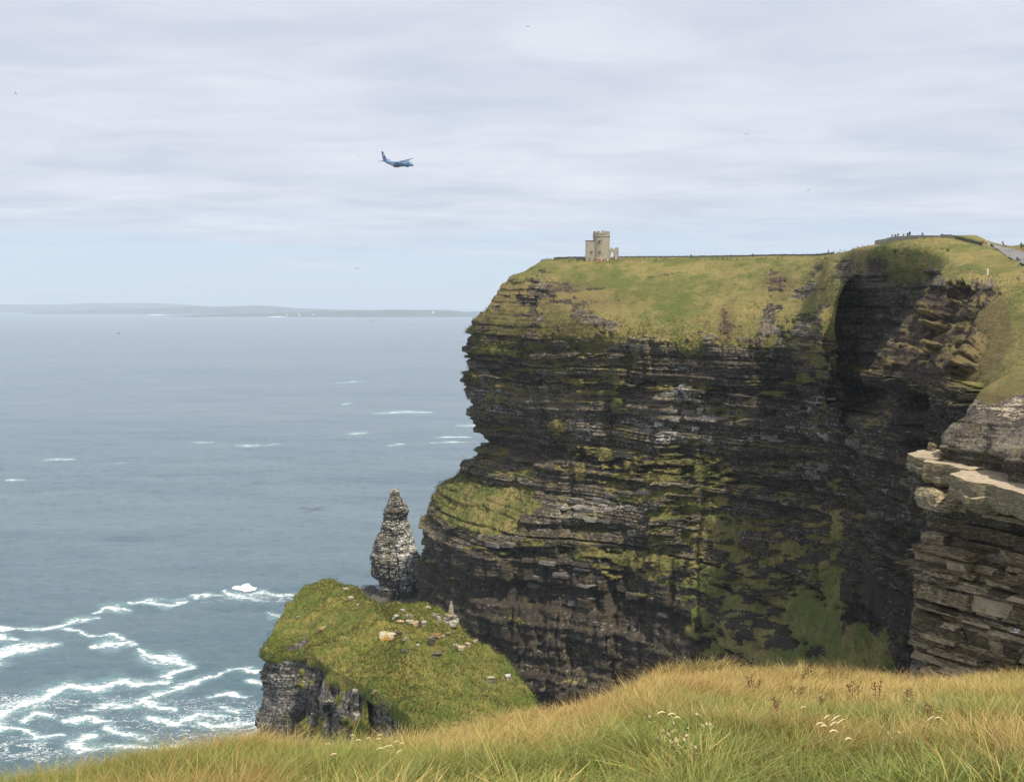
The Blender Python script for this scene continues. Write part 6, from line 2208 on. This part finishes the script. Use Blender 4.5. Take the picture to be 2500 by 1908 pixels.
def bird(px, py, D, span, roll, yaw, label):
    c = P(px, py, D)
    e = empty('gull', tuple(c), (roll, 0.1, yaw))
    tag(e, label, 'bird', 'gulls in flight')
    s = span
    bm = bmesh.new()
    bm_tube(bm, [(-.28 * s, 0, 0), (-.12 * s, 0, .01 * s), (.05 * s, 0, 0), (.16 * s, 0, .01 * s), (.21 * s, 0, .01 * s)], [.012 * s, .05 * s, .06 * s, .04 * s, .008 * s], 8)
    bm_obj('body', bm, M_BIRD, e, True)
    for sg in (1, -1):
        bm = bmesh.new()
        top_ = [(.10, .03, .02), (.13, .22, .10), (.02, .50, .03), (-.04, .24, .08), (-.06, .03, .01)]
        a = [bm.verts.new((x * s, y * s * sg, z * s + .008 * s)) for x, y, z in top_]
        b = [bm.verts.new((x * s, y * s * sg, z * s - .008 * s)) for x, y, z in top_]
        bm.faces.new(a)
        bm.faces.new(list(reversed(b)))
        for j in range(5):
            bm.faces.new((a[j], b[j], b[(j + 1) % 5], a[(j + 1) % 5]))
        bm_obj('wing', bm, M_BIRD, e)


for x, y, w, ro, ya, lab in [(1288, 65, 12, .1, 1.5, 'gull high up near the top of the sky right of centre'), (38, 228, 12, .9, 1.2, 'gull tilted on its wing at the far left'), (875, 379, 8, .2, 1.4, 'gull just left of the aeroplane'), (1822, 327, 10, .1, 1.7, 'gull high in the right half of the sky'),
                              (1973, 465, 13, -.4, 1.5, 'dark gull above the hill on the right'), (1589, 613, 7, .6, 1.0, 'small gull right of the tower low over the plateau'), (870, 656, 15, -.1, 1.6, 'gull low over the sea below the aeroplane'), (2440, 481, 6, .2, 1.4, 'tiny gull at the far right above the hilltop')]:
    D = 1.35 * F / w
    bird(x, y, D, 1.35, ro, ya, lab)


def perched(px, py, x, label):
    # on the near cliff face at plan x
    r = ray(px, py)
    p_ = np.array([0, 0, H]) + r * (x / r[0])
    e = empty('perched_gull', tuple(p_))
    tag(e, label, 'bird', 'white gulls perched on the near cliff')
    bm = bmesh.new()
    bm_tube(bm, [(-.26, 0, .10), (-.12, 0, .16), (.03, 0, .20), (.12, 0, .30), (.17, 0, .36), (.26, 0, .35)], [.02, .08, .10, .06, .05, .01], 8)
    bm_obj('body', bm, M_BIRDW, e, True)
    bm = bmesh.new()
    bm_tube(bm, [(-.36, 0, .14), (-.1, 0, .24), (.04, 0, .25)], [.01, .09, .05], 8)
    bm_obj('wing', bm, M_BIRD, e, True)


perched(2474, 1545, 43.0, 'left one of two white gulls on the right-hand cliff')
perched(2482, 1546, 43.0, 'right one of two white gulls on the right-hand cliff')

# ------------------------------------------------------------------ air
def haze():
    bm = bmesh.new()
    bm_box(bm, -400000, 400000, -3000, 420000, -6, 262)
    m = bpy.data.materials.new('haze_air')
    m.use_nodes = True
    nt = m.node_tree
    nt.nodes.clear()
    o = nd(nt, 'ShaderNodeOutputMaterial')
    v = nd(nt, 'ShaderNodeVolumePrincipled')
    v.inputs['Color'].default_value = (0.80, 0.90, 1.0, 1)
    v.inputs['Density'].default_value = 5.0e-5
    v.inputs['Anisotropy'].default_value = 0.1
    link(nt, v.outputs[0], o.inputs['Volume'])
    ob = bm_obj('haze', bm, m)
    tag(ob, 'thin sea haze over the bay', None, None, 'stuff')


haze()
